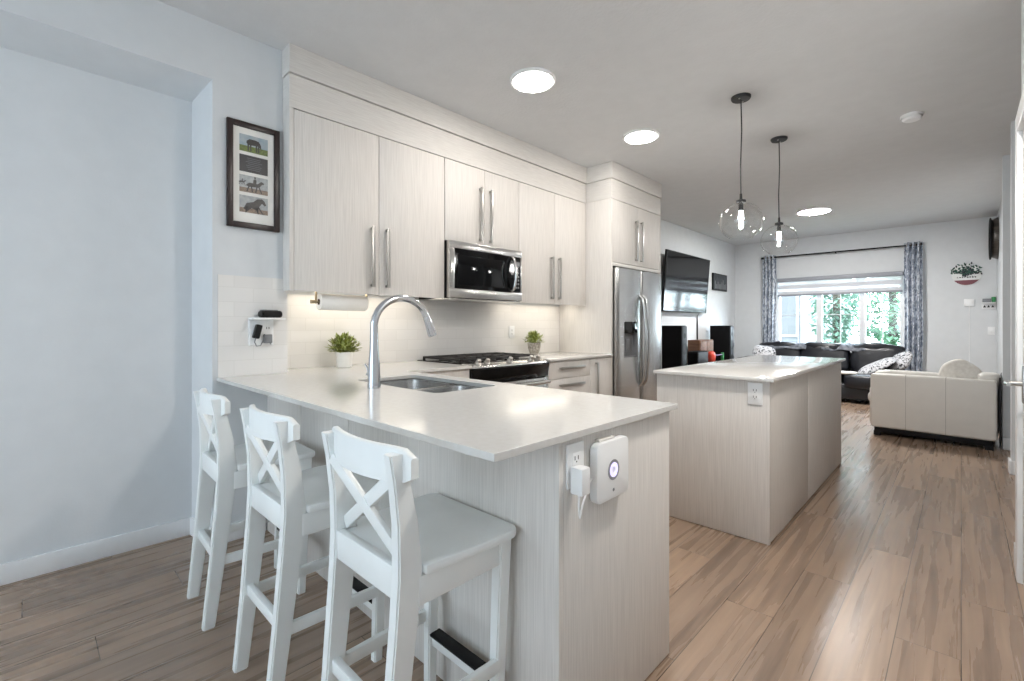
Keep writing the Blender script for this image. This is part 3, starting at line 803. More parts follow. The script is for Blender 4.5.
def outlet(label, M, group='white wall outlets'):
    """built facing +X in the y-z plane, centred; M places it"""
    t = thing('wall_outlet', label, 'outlet', (0, 0, 0), group)
    def put(mb, nm, mt):
        o = mb.fin(nm, mt, t); o.data.transform(M); return o
    c = M.translation
    p = put(MB().box(0, .006, -.038, .038, -.060, .060, bev=.002), 'plate', 'white_plastic')
    f = put(MB().box(.006, .008, -.018, .018, -.034, .034, bev=.001), 'receptacle', 'white_plastic')
    s = MB()
    for z in (-.018, .018):
        s.box(.008, .0086, -.009, -.006, z - .004, z + .007); s.box(.008, .0086, .006, .009, z - .004, z + .007); s.box(.008, .0086, -.002, .002, z - .011, z - .007)
    s = put(s, 'slots', 'outlet_slot')
    t.location = c
    for o in (p, f, s): o.data.transform(Matrix.Translation(-c))
    return t
MZ = lambda x, y, z, a=0: Matrix.Translation((x, y, z)) @ Matrix.Rotation(math.radians(a), 4, 'Z')
outlet('white double outlet on the end of the kitchen island', MZ(-.822, 2.797, .822, -90))
outlet('white outlet with a plugged-in adapter on the peninsula end panel', MZ(-.766, 1.042, .818))
outlet('white outlet on the tiled splashback beside the range', MZ(XK + .008, 3.298, 1.136))

# smart hub box, adapter and cable on the peninsula end panel
hb = thing('wifi_hub', 'square white wall hub with a glowing ring on peninsula end panel', 'hub', (-.75, 1.222, .765))
MB().prism(rrect(1.112, 1.286, .690, .862, .020), 'X', -.764, -.738, bev=.004).fin('housing', 'white_plastic', hb)
B(-.766, -.748, 1.14, 1.22, .8622, .870, bev=.003).fin('mount', 'fabric_cream', hb)
MB().lathe([(.019, -.7385), (.030, -.7385), (.030, -.7368), (.019, -.7368)], (0, 1.198, .775), axis='X', n=32).fin('rim', 'ring_grey', hb)
MB().lathe([(.010, -.7385), (.0215, -.7385), (.0215, -.7362), (.010, -.7362), (.010, -.7385)], (0, 1.198, .775), axis='X', n=32).fin('ring_light', 'ring_glow', hb)
MB().lathe([(.0, -.7375), (.005, -.7375), (.005, -.7384)], (0, 1.198, .716), axis='X', n=16).fin('button', 'grey_plastic', hb)
ad = thing('power_adapter', 'white plug-in power adapter in the peninsula end outlet', 'adapter', (-.73, 1.052, .76))
B(-.757, -.717, 1.010, 1.050, .747, .820, bev=.005).fin('plug_body', 'white_plastic', ad)
MB().tube([(-.735, 1.022, .748), (-.735, 1.020, .715), (-.736, 1.026, .684), (-.737, 1.040, .715), (-.742, 1.062, .735), (-.750, 1.082, .742), (-.752, 1.095, .760), (-.755, 1.1105, .765)], .0028, 8).fin('cable', 'white_plastic', ad)

# ---------------------------------------------------------------- bar stools
def make_stool():
    t = thing('bar_stool', 'white X-back wooden bar stool nearest the camera with its front legs by the peninsula corner', 'bar stool', (0, 0, 0), 'white bar stools at the peninsula')
    P = 'stool_paint'
    st = MB()
    poly = [(-.140, -.125), (.140, -.125), (.140, -.072), (.188, -.072), (.203, .13)]
    for a in range(0, 91, 15): poly.append((.203 - .035 + .035 * math.cos(math.radians(a)), .206 + .035 * math.sin(math.radians(a))))
    for a in range(90, 181, 15): poly.append((-.203 + .035 + .035 * math.cos(math.radians(a)), .206 + .035 * math.sin(math.radians(a))))
    poly += [(-.203, .13), (-.188, -.072), (-.140, -.072)]
    st.prism(poly, 'Z', .607, .632, bev=.006); st.fin('seat', P, t)
    for s in (-1, 1):
        # rear post and leg, one curved piece
        rings = []
        for z, y, xo, dp_, w in ((0, -.169, .166, .042, .033), (.25, -.140, .170, .052, .034), (.5, -.115, .174, .062, .035), (.62, -.106, .176, .066, .035), (.74, -.114, .177, .055, .034), (.84, -.131, .178, .043, .033), (.905, -.146, .178, .036, .032)):
            x0, x1 = s * xo, s * (xo - w)
            rings.append([(x0, y - dp_ / 2, z), (x1, y - dp_ / 2, z), (x1, y + dp_ / 2, z), (x0, y + dp_ / 2, z)])
        m = MB().loft(rings); b = m.bm
        bmesh.ops.bevel(b, geom=[e for e in b.edges if abs((e.verts[0].co - e.verts[1].co).normalized().z) > .8], offset=.004, segments=2, affect='EDGES')
        m.fin('leg', P, t, smooth=50)
        rings = []
        for z, y, xo, dp_, w in ((0, .186, .168, .032, .030), (.30, .194, .174, .038, .034), (.607, .203, .184, .044, .038)):
            x0, x1 = s * xo, s * (xo - w)
            rings.append([(x0, y - dp_ / 2, z), (x1, y - dp_ / 2, z), (x1, y + dp_ / 2, z), (x0, y + dp_ / 2, z)])
        m = MB().loft(rings); b = m.bm
        bmesh.ops.bevel(b, geom=[e for e in b.edges if abs((e.verts[0].co - e.verts[1].co).normalized().z) > .8], offset=.004, segments=2, affect='EDGES')
        m.fin('leg', P, t, smooth=50)
        MB().box(s * .166 - .011, s * .166 + .011, -.085, .19, .535, .606, bev=.003).fin('apron', P, t)
        MB().hexa([(s * .156 - .009, -.135, .235), (s * .156 + .009, -.135, .235), (s * .166 + .009, .185, .235), (s * .166 - .009, .185, .235)],
                  [(s * .156 - .009, -.135, .272), (s * .156 + .009, -.135, .272), (s * .166 + .009, .185, .272), (s * .166 - .009, .185, .272)], bev=.003).fin('stretcher', P, t)
    MB().box(-.145, .145, -.134, -.110, .556, .6345, bev=.003).fin('apron', P, t)
    MB().box(-.157, .157, .200, .222, .535, .606, bev=.003).fin('apron', P, t)
    MB().box(-.140, .140, -.150, -.128, .250, .288, bev=.003).fin('stretcher', P, t)
    fr_ = MB().box(-.146, .146, .184, .211, .160, .192, bev=.003).fin('footrest', P, t)
    MB().box(-.143, .143, .176, .217, .1925, .203, bev=.004).fin('footrest_cover', 'black_plastic', fr_)
    # curved top rail, centre bowed to the rear
    rings = []
    for i in range(17):
        u = -1 + 2 * i / 16
        x = u * .200; y = -.113 - .040 * (1 - u * u); rz = .008 * (1 - u ** 8) - .008
        zt, zb = .918 + rz - .014 * (max(0, abs(u) - .85) / .15) ** 2, .833 - .012 * (abs(u) ** 3) * 0
        zb += .004 * abs(u) + .012 * (max(0, abs(u) - .85) / .15) ** 2
        rings.append([(x, y - .010, zb), (x, y + .010, zb), (x, y + .010, zt - .004), (x, y + .006, zt), (x, y - .006, zt), (x, y - .010, zt - .004)])
    MB().loft(rings).fin('top_rail', P, t, smooth=50)
    # X of two flat bars
    for s in (-1, 1):
        m = MB()
        a = Vector((s * .142, -.142, .840)); c = Vector((-s * .142, -.108, .650))
        L = (c - a); ln = L.length; L.normalize(); nrm = Vector((0, 1, 0)); sd = L.cross(nrm).normalized()
        off = nrm * (.003 * s)
        pb_, pt_ = [], []
        for sg in ((-1, -1), (1, -1), (1, 1), (-1, 1)):
            o_ = sd * .017 * sg[0] + nrm * .008 * sg[1] + off
            pb_.append(a + o_); pt_.append(c + o_)
        m.hexa(pb_, pt_, bev=.0025); m.fin('cross_bar', P, t)
    return t
stool = make_stool()
stool.location = (-1.098, .726, 0)
dup(stool, (-1.668, .685, 0), math.radians(0), 'white X-back wooden bar stool in the middle of the row of three')
dup(stool, (-2.298, .672, 0), math.radians(-2), 'white X-back wooden bar stool closest to the side wall')

# ---------------------------------------------------------------- picture frame with four photos
pf = thing('picture_frame', 'tall dark framed set of four small photos on the side wall', 'picture', (XC, .90, 1.752))
PY0, PY1, PZ0, PZ1 = .762, 1.040, 1.752, 2.352
m = MB(); w_ = .032
m.box(XC + .001, XC + .022, PY0, PY0 + w_, PZ0, PZ1, bev=.004); m.box(XC + .001, XC + .022, PY1 - w_, PY1, PZ0, PZ1, bev=.004)
m.box(XC + .001, XC + .022, PY0 + w_ - .002, PY1 - w_ + .002, PZ0, PZ0 + w_, bev=.004); m.box(XC + .001, XC + .022, PY0 + w_ - .002, PY1 - w_ + .002, PZ1 - w_, PZ1, bev=.004)
m.fin('frame', 'dark_frame', pf)
B(XC + .001, XC + .010, PY0 + w_ - .002, PY1 - w_ + .002, PZ0 + w_ - .002, PZ1 - w_ + .002).fin('mat_board', 'mat_board', pf)
ph_y0, ph_y1 = .826, .975
def quad(m, ya, yb, za, zb, x, mi): m.box(x - .0006, x, ya, yb, za, zb, mi=mi)
def animal(m, cy, cz, s, x, mi, kind, flip=1):
    """small side-on silhouette of a grazing or running four-legged animal"""
    def pl(pts): m.prism([(cy + flip * p[0] * s, cz + p[1] * s) for p in (pts if flip > 0 else pts[::-1])], 'X', x - .0004, x + .0002, mi)
    if kind == 'graze':
        pl([(-.5, .25), (-.3, .42), (.1, .42), (.35, .36), (.5, .1), (.52, -.15), (.44, -.18), (.38, .02), (.3, -.0), (-.4, -.05), (-.52, .1)])
        for lx in (-.45, -.28, .12, .28): pl([(lx, 0), (lx + .11, 0), (lx + .1, -.5), (lx + .02, -.5)])
    elif kind == 'ride':
        pl([(-.55, .12), (-.4, .25), (.2, .25), (.45, .48), (.62, .42), (.66, .28), (.5, .26), (.32, .0), (-.4, -.06), (-.6, .0), (-.7, -.1)])
        for lx, dx in ((-.45, -.15), (-.3, .1), (.1, -.08), (.25, .2)): pl([(lx, 0), (lx + .1, 0), (lx + dx + .08, -.45), (lx + dx, -.45)])
        pl([(-.12, .25), (.1, .25), (.12, .5), (.02, .6), (-.1, .5)]); pl([(-.03, .6), (.06, .6), (.08, .72), (.0, .76), (-.05, .7)])
    else:
        pl([(-.7, -.3), (-.5, .1), (-.1, .22), (.15, .45), (.45, .5), (.6, .38), (.72, .12), (.62, .05), (.45, .2), (.3, -.0), (.2, -.35), (-.2, -.2), (-.45, -.45)])
        for lx, dx in ((-.5, -.1), (.05, .12), (.18, .3)): pl([(lx, -.1), (lx + .11, -.1), (lx + dx + .08, -.55), (lx + dx, -.55)])
for z0, z1, kind in ((2.187, 2.283, 'graze'), (2.072, 2.168, 'text'), (1.957, 2.053, 'ride'), (1.842, 1.938, 'head')):
    m = MB(); x = XC + .0112; zc = (z0 + z1) / 2; yc = (ph_y0 + ph_y1) / 2
    if kind == 'graze':
        quad(m, ph_y0, ph_y1, z0 + .03, z1, x, 0); quad(m, ph_y0, ph_y1, z0, z0 + .034, x + .0002, 1)
        animal(m, yc, zc - .004, .075, x + .0005, 2, 'graze'); mats = ['photo_sky', 'photo_grass', 'photo_animal']
    elif kind == 'text':
        quad(m, ph_y0, ph_y1, z0, z1, x, 0)
        for i in range(7):
            L = random.uniform(.03, .05); m.box(x, x + .0003, yc - L, yc + L, z1 - .018 - i * .0105, z1 - .014 - i * .0105, mi=1)
        mats = ['photo_dark', 'photo_ink']
    else:
        quad(m, ph_y0, ph_y1, z0 + .02, z1, x, 0); quad(m, ph_y0, ph_y1, z0, z0 + .026, x + .0002, 1)
        animal(m, yc + .005, zc - (.010 if kind == 'ride' else .002), .075 if kind == 'ride' else .085, x + .0005, 2, kind); mats = ['photo_pale', 'photo_sand', 'photo_animal']
        if kind == 'ride':
            animal(m, yc - .06, zc + .004, .03, x + .0005, 2, 'ride')
    m.fin('photo', mats, pf)

# ---------------------------------------------------------------- outlet shelf, black speaker, charger
os_ = thing('outlet_shelf', 'white outlet cover with a little ledge on the tiled side panel', 'outlet shelf', (XC + .008, .94, 1.09))
B(XC + .008, XC + .022, .872, 1.004, 1.085, 1.232, bev=.005).fin('cover', 'white_plastic', os_)
B(XC + .008, XC + .098, .872, 1.045, 1.232, 1.244, bev=.003).fin('ledge', 'white_plastic', os_)
sl = MB()
for z in (1.125, 1.185):
    for y in (.965, .978): sl.box(XC + .022, XC + .0226, y - .002, y + .002, z - .006, z + .006)
sl.fin('slots', 'outlet_slot', os_)
dv = thing('voice_speaker', 'small black speaker lying on the white outlet ledge', 'speaker', (XC + .06, .975, 1.2445))
MB().prism(rrect(.918, 1.030, 1.2448, 1.285, .016), 'X', XC + .02, XC + .09, bev=.006).fin('shell', 'black_plastic', dv)
B(XC + .022, XC + .075, .925, 1.01, 1.2845, 1.290, bev=.002).fin('top_cap', 'grey_plastic', dv)
ch = thing('phone_charger', 'black plug charger with looped grey cord in the tiled side outlet', 'charger', (XC + .04, .915, 1.10))
B(XC + .0225, XC + .062, .893, .925, 1.125, 1.205, bev=.006, M=Matrix.Translation((0, .909, 1.165)) @ Matrix.Rotation(math.radians(-14), 4, 'X') @ Matrix.Translation((0, -.909, -1.165))).fin('plug_body', 'black_plastic', ch)
MB().tube([(XC + .045, .900, 1.13), (XC + .048, .893, 1.105), (XC + .048, .903, 1.083), (XC + .045, .925, 1.085), (XC + .04, .94, 1.11), (XC + .036, .95, 1.15), (XC + .036, .955, 1.135), (XC + .038, .975, 1.105), (XC + .034, .985, 1.09)], .003, 8).fin('cord', 'grey_plastic', ch)
gp = B(XC + .0225, XC + .045, .945, .99, 1.098, 1.148, bev=.004).fin('power_adapter', 'grey_plastic')
tag(gp, 'small grey plug adapter beside the black charger under the ledge', 'adapter')

# ---------------------------------------------------------------- paper towel, plants
ptl = thing('paper_towel_holder', 'metal paper towel holder fixed under the first upper cabinet', 'paper towel holder', (-2.95, 1.46, 1.406))
ax = (-2.945, 1.350)
hm = MB()
hm.cyl((ax[0], 1.245, ax[1]), (ax[0], 1.625, ax[1]), .007, n=12)
hm.cyl((ax[0], 1.235, ax[1]), (ax[0], 1.262, ax[1]), .013, .011, n=14)
hm.fin('rod', 'brass', ptl)
for y in (1.268, 1.615): B(ax[0] - .01, ax[0] + .01, y - .004, y + .004, ax[1] - .012, 1.4358, bev=.002).fin('bracket', 'brass', ptl)
rl = thing('paper_towel_roll', 'white paper towel roll hanging under the upper cabinet', 'paper towel', (ax[0], 1.46, ax[1] - .05))
MB().lathe([(.0195, 1.285), (.050, 1.285), (.052, 1.288), (.052, 1.602), (.050, 1.605), (.0195, 1.605), (.0195, 1.285)], (ax[0], 0, ax[1]), axis='Y', n=40).fin('sheet_roll', 'paper', rl)
MB().lathe([(.0155, 1.284), (.019, 1.284), (.019, 1.606), (.0155, 1.606), (.0155, 1.284)], (ax[0], 0, ax[1]), axis='Y', n=24).fin('core', 'crate_wood', rl)

def potted(name, label, x, y, pot_prof, potmat, hgt, spread, n, leafmat):
    t = thing(name, label, 'plant', (x, y, CT1), 'small potted plants on the worktop')
    MB().lathe(pot_prof, (x, y, CT1), n=28).fin('pot', potmat, t)
    ztop = CT1 + max(p[1] for p in pot_prof)
    MB().lathe([(0, ztop - .012), (pot_prof[-2][0] * .98, ztop - .012)], (x, y, 0), n=20).fin('soil', 'soil', t)
    m = MB(); rnd = random.Random(int(x * 1000))
    for i in range(n):
        a = rnd.uniform(0, 6.283); el = rnd.uniform(.12, 1.45); r = rnd.uniform(.35, 1.0)
        d = Vector((math.cos(a) * math.cos(el) * spread, math.sin(a) * math.cos(el) * spread, math.sin(el) * hgt))
        p = Vector((x, y, ztop - .01)) + d * r * .85
        dirv = (d + Vector((rnd.uniform(-.05, .05), rnd.uniform(-.05, .05), rnd.uniform(-.02, .05)))).normalized()
        m.leaf(p - dirv * .015, dirv, rnd.uniform(.026, .05), rnd.uniform(.012, .022), bend=rnd.uniform(-.5, .8), mi=0 if rnd.random() < .6 else 1)
        if i % 9 == 0: m.tube([(x + d.x * .15, y + d.y * .15, ztop - .012), tuple(p)], .0015, 5, mi=0)
    m.fin('foliage', leafmat, t)
potted('potted_plant', 'bushy green plant in a plain white pot under the paper towel', -3.03, 1.497,
       [(0, 0), (.045, 0), (.050, .004), (.056, .105), (.051, .105), (.047, .02)], 'pot_white', .15, .135, 560, ['leaf', 'leaf_pale'])
potted('potted_plant', 'pale green plant in a small silver patterned pot right of the range', -3.02, 3.45,
       [(0, 0), (.040, 0), (.044, .008), (.062, .07), (.066, .118), (.060, .118), (.05, .03)], 'pot_silver', .14, .13, 320, ['leaf_pale', 'leaf'])

# ---------------------------------------------------------------- ceiling lights, pendants, smoke alarm
def disc(x, y, label, glow='lamp_diffuser', r=.133):
    t = thing('ceiling_light', label, 'light', (x, y, CEIL), 'round ceiling disc lights')
    MB().lathe([(r + .022, CEIL), (r + .022, CEIL - .008), (r + .012, CEIL - .018), (r, CEIL - .016), (r, CEIL)], (x, y, 0), n=48).fin('rim', 'white_plastic', t)
    MB().lathe([(.0, CEIL - .030), (r * .5, CEIL - .0285), (r * .85, CEIL - .022), (r * .995, CEIL - .012)], (x, y, 0), n=48).fin('diffuser', glow, t)
disc(-2.07, 2.352, 'round glowing ceiling light nearest the camera above the peninsula')
disc(-2.005, 3.698, 'round glowing ceiling light above the floor in front of the fridge')
disc(-1.525, 7.845, 'round glowing ceiling light above the living room', 'lamp_diffuser_living', r=.195)

disc(-.15, 1.95, 'unseen round ceiling light added above the passage beside the peninsula', 'lamp_diffuser_added', r=.132)  # out-of-frame lamp added to brighten the island and peninsula end panel

def pendant(x, y, label):
    t = thing('pendant_light', label, 'pendant light', (x, y, CEIL), 'clear globe pendant lights')
    cn = MB().lathe([(.0, CEIL), (.066, CEIL), (.066, CEIL - .010), (.060, CEIL - .020), (.0, CEIL - .022)], (x, y, 0), n=32).fin('canopy', 'black_cord', t)
    s = MB()
    for dy in (-.035, .035): s.lathe([(0, CEIL - .028), (.006, CEIL - .026), (.006, CEIL - .019)], (x, y + dy, 0), n=12)
    s.fin('screws', 'nickel', cn)
    R, cz = .145, 1.950
    pts = [(x, y, CEIL - .02), (x + .004, y + .002, 2.6), (x - .003, y, 2.35), (x, y, 2.14)]
    MB().tube(pts, .0045, 8).fin('cord', 'black_cord', t)
    MB().lathe([(.0, 2.15), (.008, 2.15), (.010, 2.11), (.032, 2.102), (.034, 2.086), (.016, 2.084), (.016, 2.025), (.0, 2.025)], (x, y, 0), n=24).fin('socket', 'black_cord', t)
    prof = []
    for i in range(25):
        a = math.radians(77 - (77 + 58) * i / 24)
        prof.append((R * math.cos(a), cz + .94 * R * math.sin(a)))
    prof.append((prof[-1][0] + .002, prof[-1][1] - .004)); prof.append((prof[-1][0] - .004, prof[-1][1] - .002))
    g = MB().lathe(prof, (x, y, 0), n=48).fin('globe', 'clear_glass', t)
    MB().lathe([(.0, 2.026), (.011, 2.026), (.013, 2.01), (.016, 1.990), (.016, 1.962), (.011, 1.948), (.0, 1.944)], (x, y, 0), n=20).fin('bulb', 'bulb_glow', t)
pendant(-1.144, 3.568, 'clear glass globe pendant nearer the camera over the island')
pendant(-1.156, 4.591, 'clear glass globe pendant over the far end of the island')
sm = thing('smoke_alarm', 'small round white smoke alarm on the ceiling', 'smoke alarm', (-.278, 4.80, CEIL))
MB().lathe([(.0, CEIL), (.072, CEIL), (.072, CEIL - .012), (.066, CEIL - .016)], (-.278, 4.80, 0), n=32).fin('base', 'white_plastic', sm)
MB().lathe([(.060, CEIL - .010), (.062, CEIL - .030), (.050, CEIL - .042), (.0, CEIL - .044)], (-.278, 4.80, 0), n=32).fin('cover', 'white_plastic', sm)

# ---------------------------------------------------------------- living room: left wall
tv = thing('television', 'large black wall television tilted down on the left wall', 'television', (XT, 7.52, 1.40))
tl = math.atan2(.07, .934)
TM = Matrix.Translation((-3.225, 7.52, 1.884)) @ Matrix.Rotation(tl, 4, 'Y')
B(-.035, .0, -.838, .838, -.470, .470, bev=.006, M=TM).fin('casing', 'black_plastic', tv)
B(-.0005, .0025, -.826, .826, -.452, .458, M=TM).fin('screen', 'screen', tv)
wm = MB(); wm.box(XT + .001, XT + .02, 7.2, 7.84, 1.70, 2.06, bev=.004); wm.box(XT + .018, -3.258, 7.3, 7.36, 1.72, 2.0); wm.box(XT + .018, -3.258, 7.68, 7.74, 1.72, 2.0)
wm.fin('wall_mount', 'black_plastic', tv)
MB().tube([(-3.285, 8.15, 1.45), (XT + .012, 8.155, 1.36), (XT + .010, 8.16, 1.20), (XT + .012, 8.16, .80)], [.006, .007, .014, .014], 8).fin('cable', 'black_cord', tv)
cv = thing('wall_canvas', 'small dark square picture right of the television', 'picture', (XT, 9.2, 1.86))
B(XT + .001, XT + .028, 8.84, 9.56, 1.868, 2.185, bev=.003).fin('frame', 'black_plastic', cv)
m = MB(); x = XT + .029
m.box(x - .001, x, 8.87, 9.53, 1.885, 2.168)
for i in range(9):
    yy = 8.93 + i * .066; hh_ = random.uniform(.08, .2)
    m.box(x, x + .0006, yy, yy + .035, 1.90, 1.90 + hh_, mi=1)
m.fin('print', ['canvas_dark', 'grey_plastic'], cv)
def speaker(x0, x1, y0, y1, label):
    t = thing('floor_speaker', label, 'speaker', ((x0 + x1) / 2, (y0 + y1) / 2, 0), 'black floor speakers')
    B(x0, x1 - .02, y0, y1, 0.02, 1.2, bev=.004).fin('cabinet', 'speaker_black', t)
    B(x0 + .01, x1 - .03, y0 + .01, y1 - .01, 0.0, 0.02).fin('plinth', 'black_plastic', t)
    g = B(x1 - .02, x1, y0, y1, .03, 1.19, bev=.006).fin('grille', 'speaker_side', t)
    m = MB()
    for z, r in ((1.05, .04), (.86, .085), (.62, .085)): m.lathe([(0, x1 + .001), (r * .4, x1 + .004), (r, x1 + .001), (r, x1 - .002)], (0, (y0 + y1) / 2, z), axis='X', n=20)
    m.fin('drivers', 'black_plastic', g)
speaker(-3.22, -2.90, 6.56, 6.72, 'black floor speaker nearer the refrigerator under the television')
speaker(-3.27, -2.91, 8.55, 8.70, 'black floor speaker nearer the far corner of the living room')
cs = thing('media_console', 'low dark media console between the two black speakers', 'console', (-3.0, 7.6, 0))
B(-3.28, -2.86, 6.92, 8.40, .08, .58, bev=.006).fin('body', 'black_plastic', cs)
for y in (7.0, 8.3):
    for x in (-3.24, -2.90): B(x - .02, x + .02, y - .02, y + .02, 0, .08).fin('leg', 'black_plastic', cs)
for a, b in ((6.94, 7.655), (7.665, 8.38)): B(-2.859, -2.845, a, b, .10, .56, bev=.003).fin('door', 'speaker_side', cs)
sb = thing('center_speaker', 'dark rounded speaker box on the media console', 'speaker', (-2.96, 7.30, .58))
MB().prism(rrect(7.08, 7.50, .582, .80, .03), 'X', -3.05, -2.90, bev=.008).fin('box', 'speaker_black', sb)
MB().prism(rrect(7.10, 7.48, .60, .785, .025), 'X', -2.8995, -2.888, bev=.004).fin('grille', 'speaker_side', sb)
cr_ = thing('wooden_crate', 'brown wooden crate standing on the media console', 'crate', (-3.18, 7.85, .58))
m = MB(); m.box(-3.25, -3.235, 7.56, 8.14, .582, .96); m.box(-3.235, -3.06, 7.56, 7.575, .582, .96); m.box(-3.235, -3.06, 8.125, 8.14, .582, .96); m.box(-3.235, -3.06, 7.575, 8.125, .582, .597); m.box(-3.235, -3.06, 7.575, 8.125, .945, .96); m.box(-3.235, -3.06, 7.84, 7.855, .597, .945)
m.fin('carcass', 'crate_wood', cr_)
for y0, y1 in ((7.576, 7.839), (7.856, 8.124)):
    f_ = B(-3.06, -3.048, y0, y1, .60, .942, bev=.002).fin('panel', 'crate_wood', cr_)
    MB().lathe([(.0, -3.0475), (.045, -3.0475), (.05, -3.049)], (0, (y0 + y1) / 2, .72), axis='X', n=18).fin('hand_hole', 'black_plastic', f_)
ty = thing('toy_racer', 'red and green toy on the media console beside the far speaker', 'toy', (-2.93, 7.95, .58))
MB().cushion((-2.93, 7.72, .685), (.06, .08, .10), e=.8).fin('body', 'toy_red', ty)
MB().tube([(-2.93, 7.78, .715), (-2.93, 8.0, .705), (-2.93, 8.2, .71)], .011, 8).fin('bar', 'toy_purple', ty)
m = MB(); m.box(-2.95, -2.91, 8.19, 8.23, .582, .74, bev=.006); m.box(-2.96, -2.90, 8.15, 8.27, .582, .60, bev=.004)
m.fin('stand', 'toy_green', ty)

# ---------------------------------------------------------------- living room: window dressing
rod = thing('curtain_rod', 'thin black curtain rod above the living room window', 'curtain rod', (-1.62, YF - .09, 2.50))
MB().cyl((-2.80, YF - .09, 2.52), (-.50, YF - .09, 2.512), .013, n=12).fin('pole', 'black_plastic', rod)
for x in (-2.81, -.485): MB().cushion((x, YF - .09, 2.516), (.03, .024, .024), e=.9).fin('finial', 'black_plastic', rod)
for x in (-2.79, -1.62, -.515): B(x - .008, x + .008, YF - .09, YF - .001, 2.495, 2.507).fin('bracket', 'black_plastic', rod)
def curtain(x0, x1, zb, label, seed):
    t = thing('curtain', label, 'curtain', ((x0 + x1) / 2, YF - .09, zb), 'grey leaf-print curtains')
    m = MB(); nx, nz = 56, 26; b = bmesh.new(); V = []
    for j in range(nz + 1):
        z = zb + (2.56 - zb) * j / nz; row = []
        for i in range(nx + 1):
            u = i / nx
            y = YF - .095 + .052 * math.sin(u * math.pi * 2 * 3.5 + .25 * math.sin(z * 2 + seed)) + .01 * math.sin(u * 23 + z * 1.7)
            y = min(y, YF - .02)
            row.append(b.verts.new((x0 + (x1 - x0) * u + .012 * math.sin(z * 3 + seed) * (1 - j / nz), y, z)))
        V.append(row)
    for j in range(nz):
        for i in range(nx): b.faces.new((V[j][i], V[j][i + 1], V[j + 1][i + 1], V[j + 1][i]))
    m.merge(b); o = m.fin('panel', 'curtain_print', t, smooth=80)
    md = o.modifiers.new('thick', 'SOLIDIFY'); md.thickness = .004
    k = MB()
    for i in range(4): 
        x = x0 + (x1 - x0) * (i + .5) / 4
        k.lathe([(.018, x - .003), (.026, x - .003), (.026, x + .003), (.018, x + .003), (.018, x - .003)], (0, YF - .09, 2.516), axis='X', n=18)
    k.fin('rings', 'nickel', t)
curtain(-2.80, -2.575, .12, 'grey leaf-print curtain at the left of the window', 1)
curtain(-.675, -.45, .12, 'grey leaf-print curtain at the right of the window', 4)
bd = thing('window_blind', 'half-raised white banded blind at the top of the window', 'blind', (-1.64, YF - .01, 1.77))
B(-2.565, -.695, YF - .055, YF - .001, 2.03, 2.105, bev=.006).fin('head_box', 'blind_rail', bd)
for z0, z1, mt in ((1.965, 2.03, 'blind_sheer'), (1.895, 1.965, 'blind_solid'), (1.845, 1.895, 'blind_sheer'), (1.79, 1.845, 'blind_solid')):
    B(-2.555, -.705, YF - .032, YF - .029, z0, z1).fin('band', mt, bd)
B(-2.56, -.70, YF - .04, YF - .02, 1.757, 1.792, bev=.005).fin('bottom_rail', 'blind_rail', bd)

# ---------------------------------------------------------------- sofas
so = thing('leather_sofa', 'large dark leather sofa under the living room window', 'sofa', (-1.75, 9.3, 0))
L = 'leather_dark'
SXa, SXb = -2.95, -.62
B(SXa + .1, SXb - .05, 8.80, 9.66, .06, .30, bev=.03, seg=3).fin('base', L, so)
for x in (SXa + .2, SXb - .15):
    for y in (8.90, 9.60): B(x - .03, x + .03, y - .03, y + .03, 0, .06).fin('foot', 'black_plastic', so)
xs3 = [SXa + .2, SXa + .91, SXa + 1.62, SXb - .0]
for i in range(3):
    a, b = xs3[i], xs3[i + 1]
    MB().cushion(((a + b) / 2, 9.06, .34), ((b - a) / 2 - .004, .36, .115), e=.32, wrinkle=.010, seed=i).fin('seat_cushion', L, so)
    RM = Matrix.Rotation(math.radians(-14), 4, 'X')
    MB().cushion(((a + b) / 2, 9.52, .63), ((b - a) / 2 - .006, .14, .235), e=.40, wrinkle=.035, seed=i + 5, M=RM).fin('back_cushion', L, so)
    MB().cushion(((a + b) / 2 - .0, 9.56, .815), ((b - a) / 2 - .02, .14, .075), e=.6, wrinkle=.055, seed=i + 11, M=RM).fin('head_cushion', L, so)
MB().cushion((SXa + .12, 9.2, .36), (.13, .48, .27), e=.4, wrinkle=.01, seed=3).fin('arm', L, so)
B(SXa + .1, SXb - .02, 9.60, 9.78, .10, .74, bev=.05, seg=3).fin('back_frame', L, so)
# throw draped along the back
def throw(x0, x1, y, z, label, seed):
    m = MB(); b = bmesh.new(); V = []
    nu, nv = 40, 18
    for j in range(nv + 1):
        v = j / nv; row = []
        for i in range(nu + 1):
            u = i / nu; a = (v - .5) * 2.5
            x = x0 + (x1 - x0) * u
            yy = y + .19 * math.sin(a); zz = z - .12 * (1 - math.cos(a)) * 1.3
            d = .022 * mnoise.noise(Vector((x * 6 + seed, v * 5, 0))) + .012 * mnoise.noise(Vector((x * 17, v * 11, seed)))
            row.append(b.verts.new((x, yy, zz + d)))
        V.append(row)
    for j in range(nv):
        for i in range(nu): b.faces.new((V[j][i], V[j][i + 1], V[j + 1][i + 1], V[j + 1][i]))
    m.merge(b); o = m.fin('throw_blanket', 'throw_grey', None, smooth=80)
    md = o.modifiers.new('thick', 'SOLIDIFY'); md.thickness = .012
    tag(o, label, 'blanket', 'grey throws on the dark sofa')
throw(-2.62, -1.95, 9.58, .895, 'rumpled grey throw on the left end of the dark sofa back', 2)
throw(-1.72, -1.12, 9.58, .895, 'rumpled grey throw on the middle of the dark sofa back', 9)
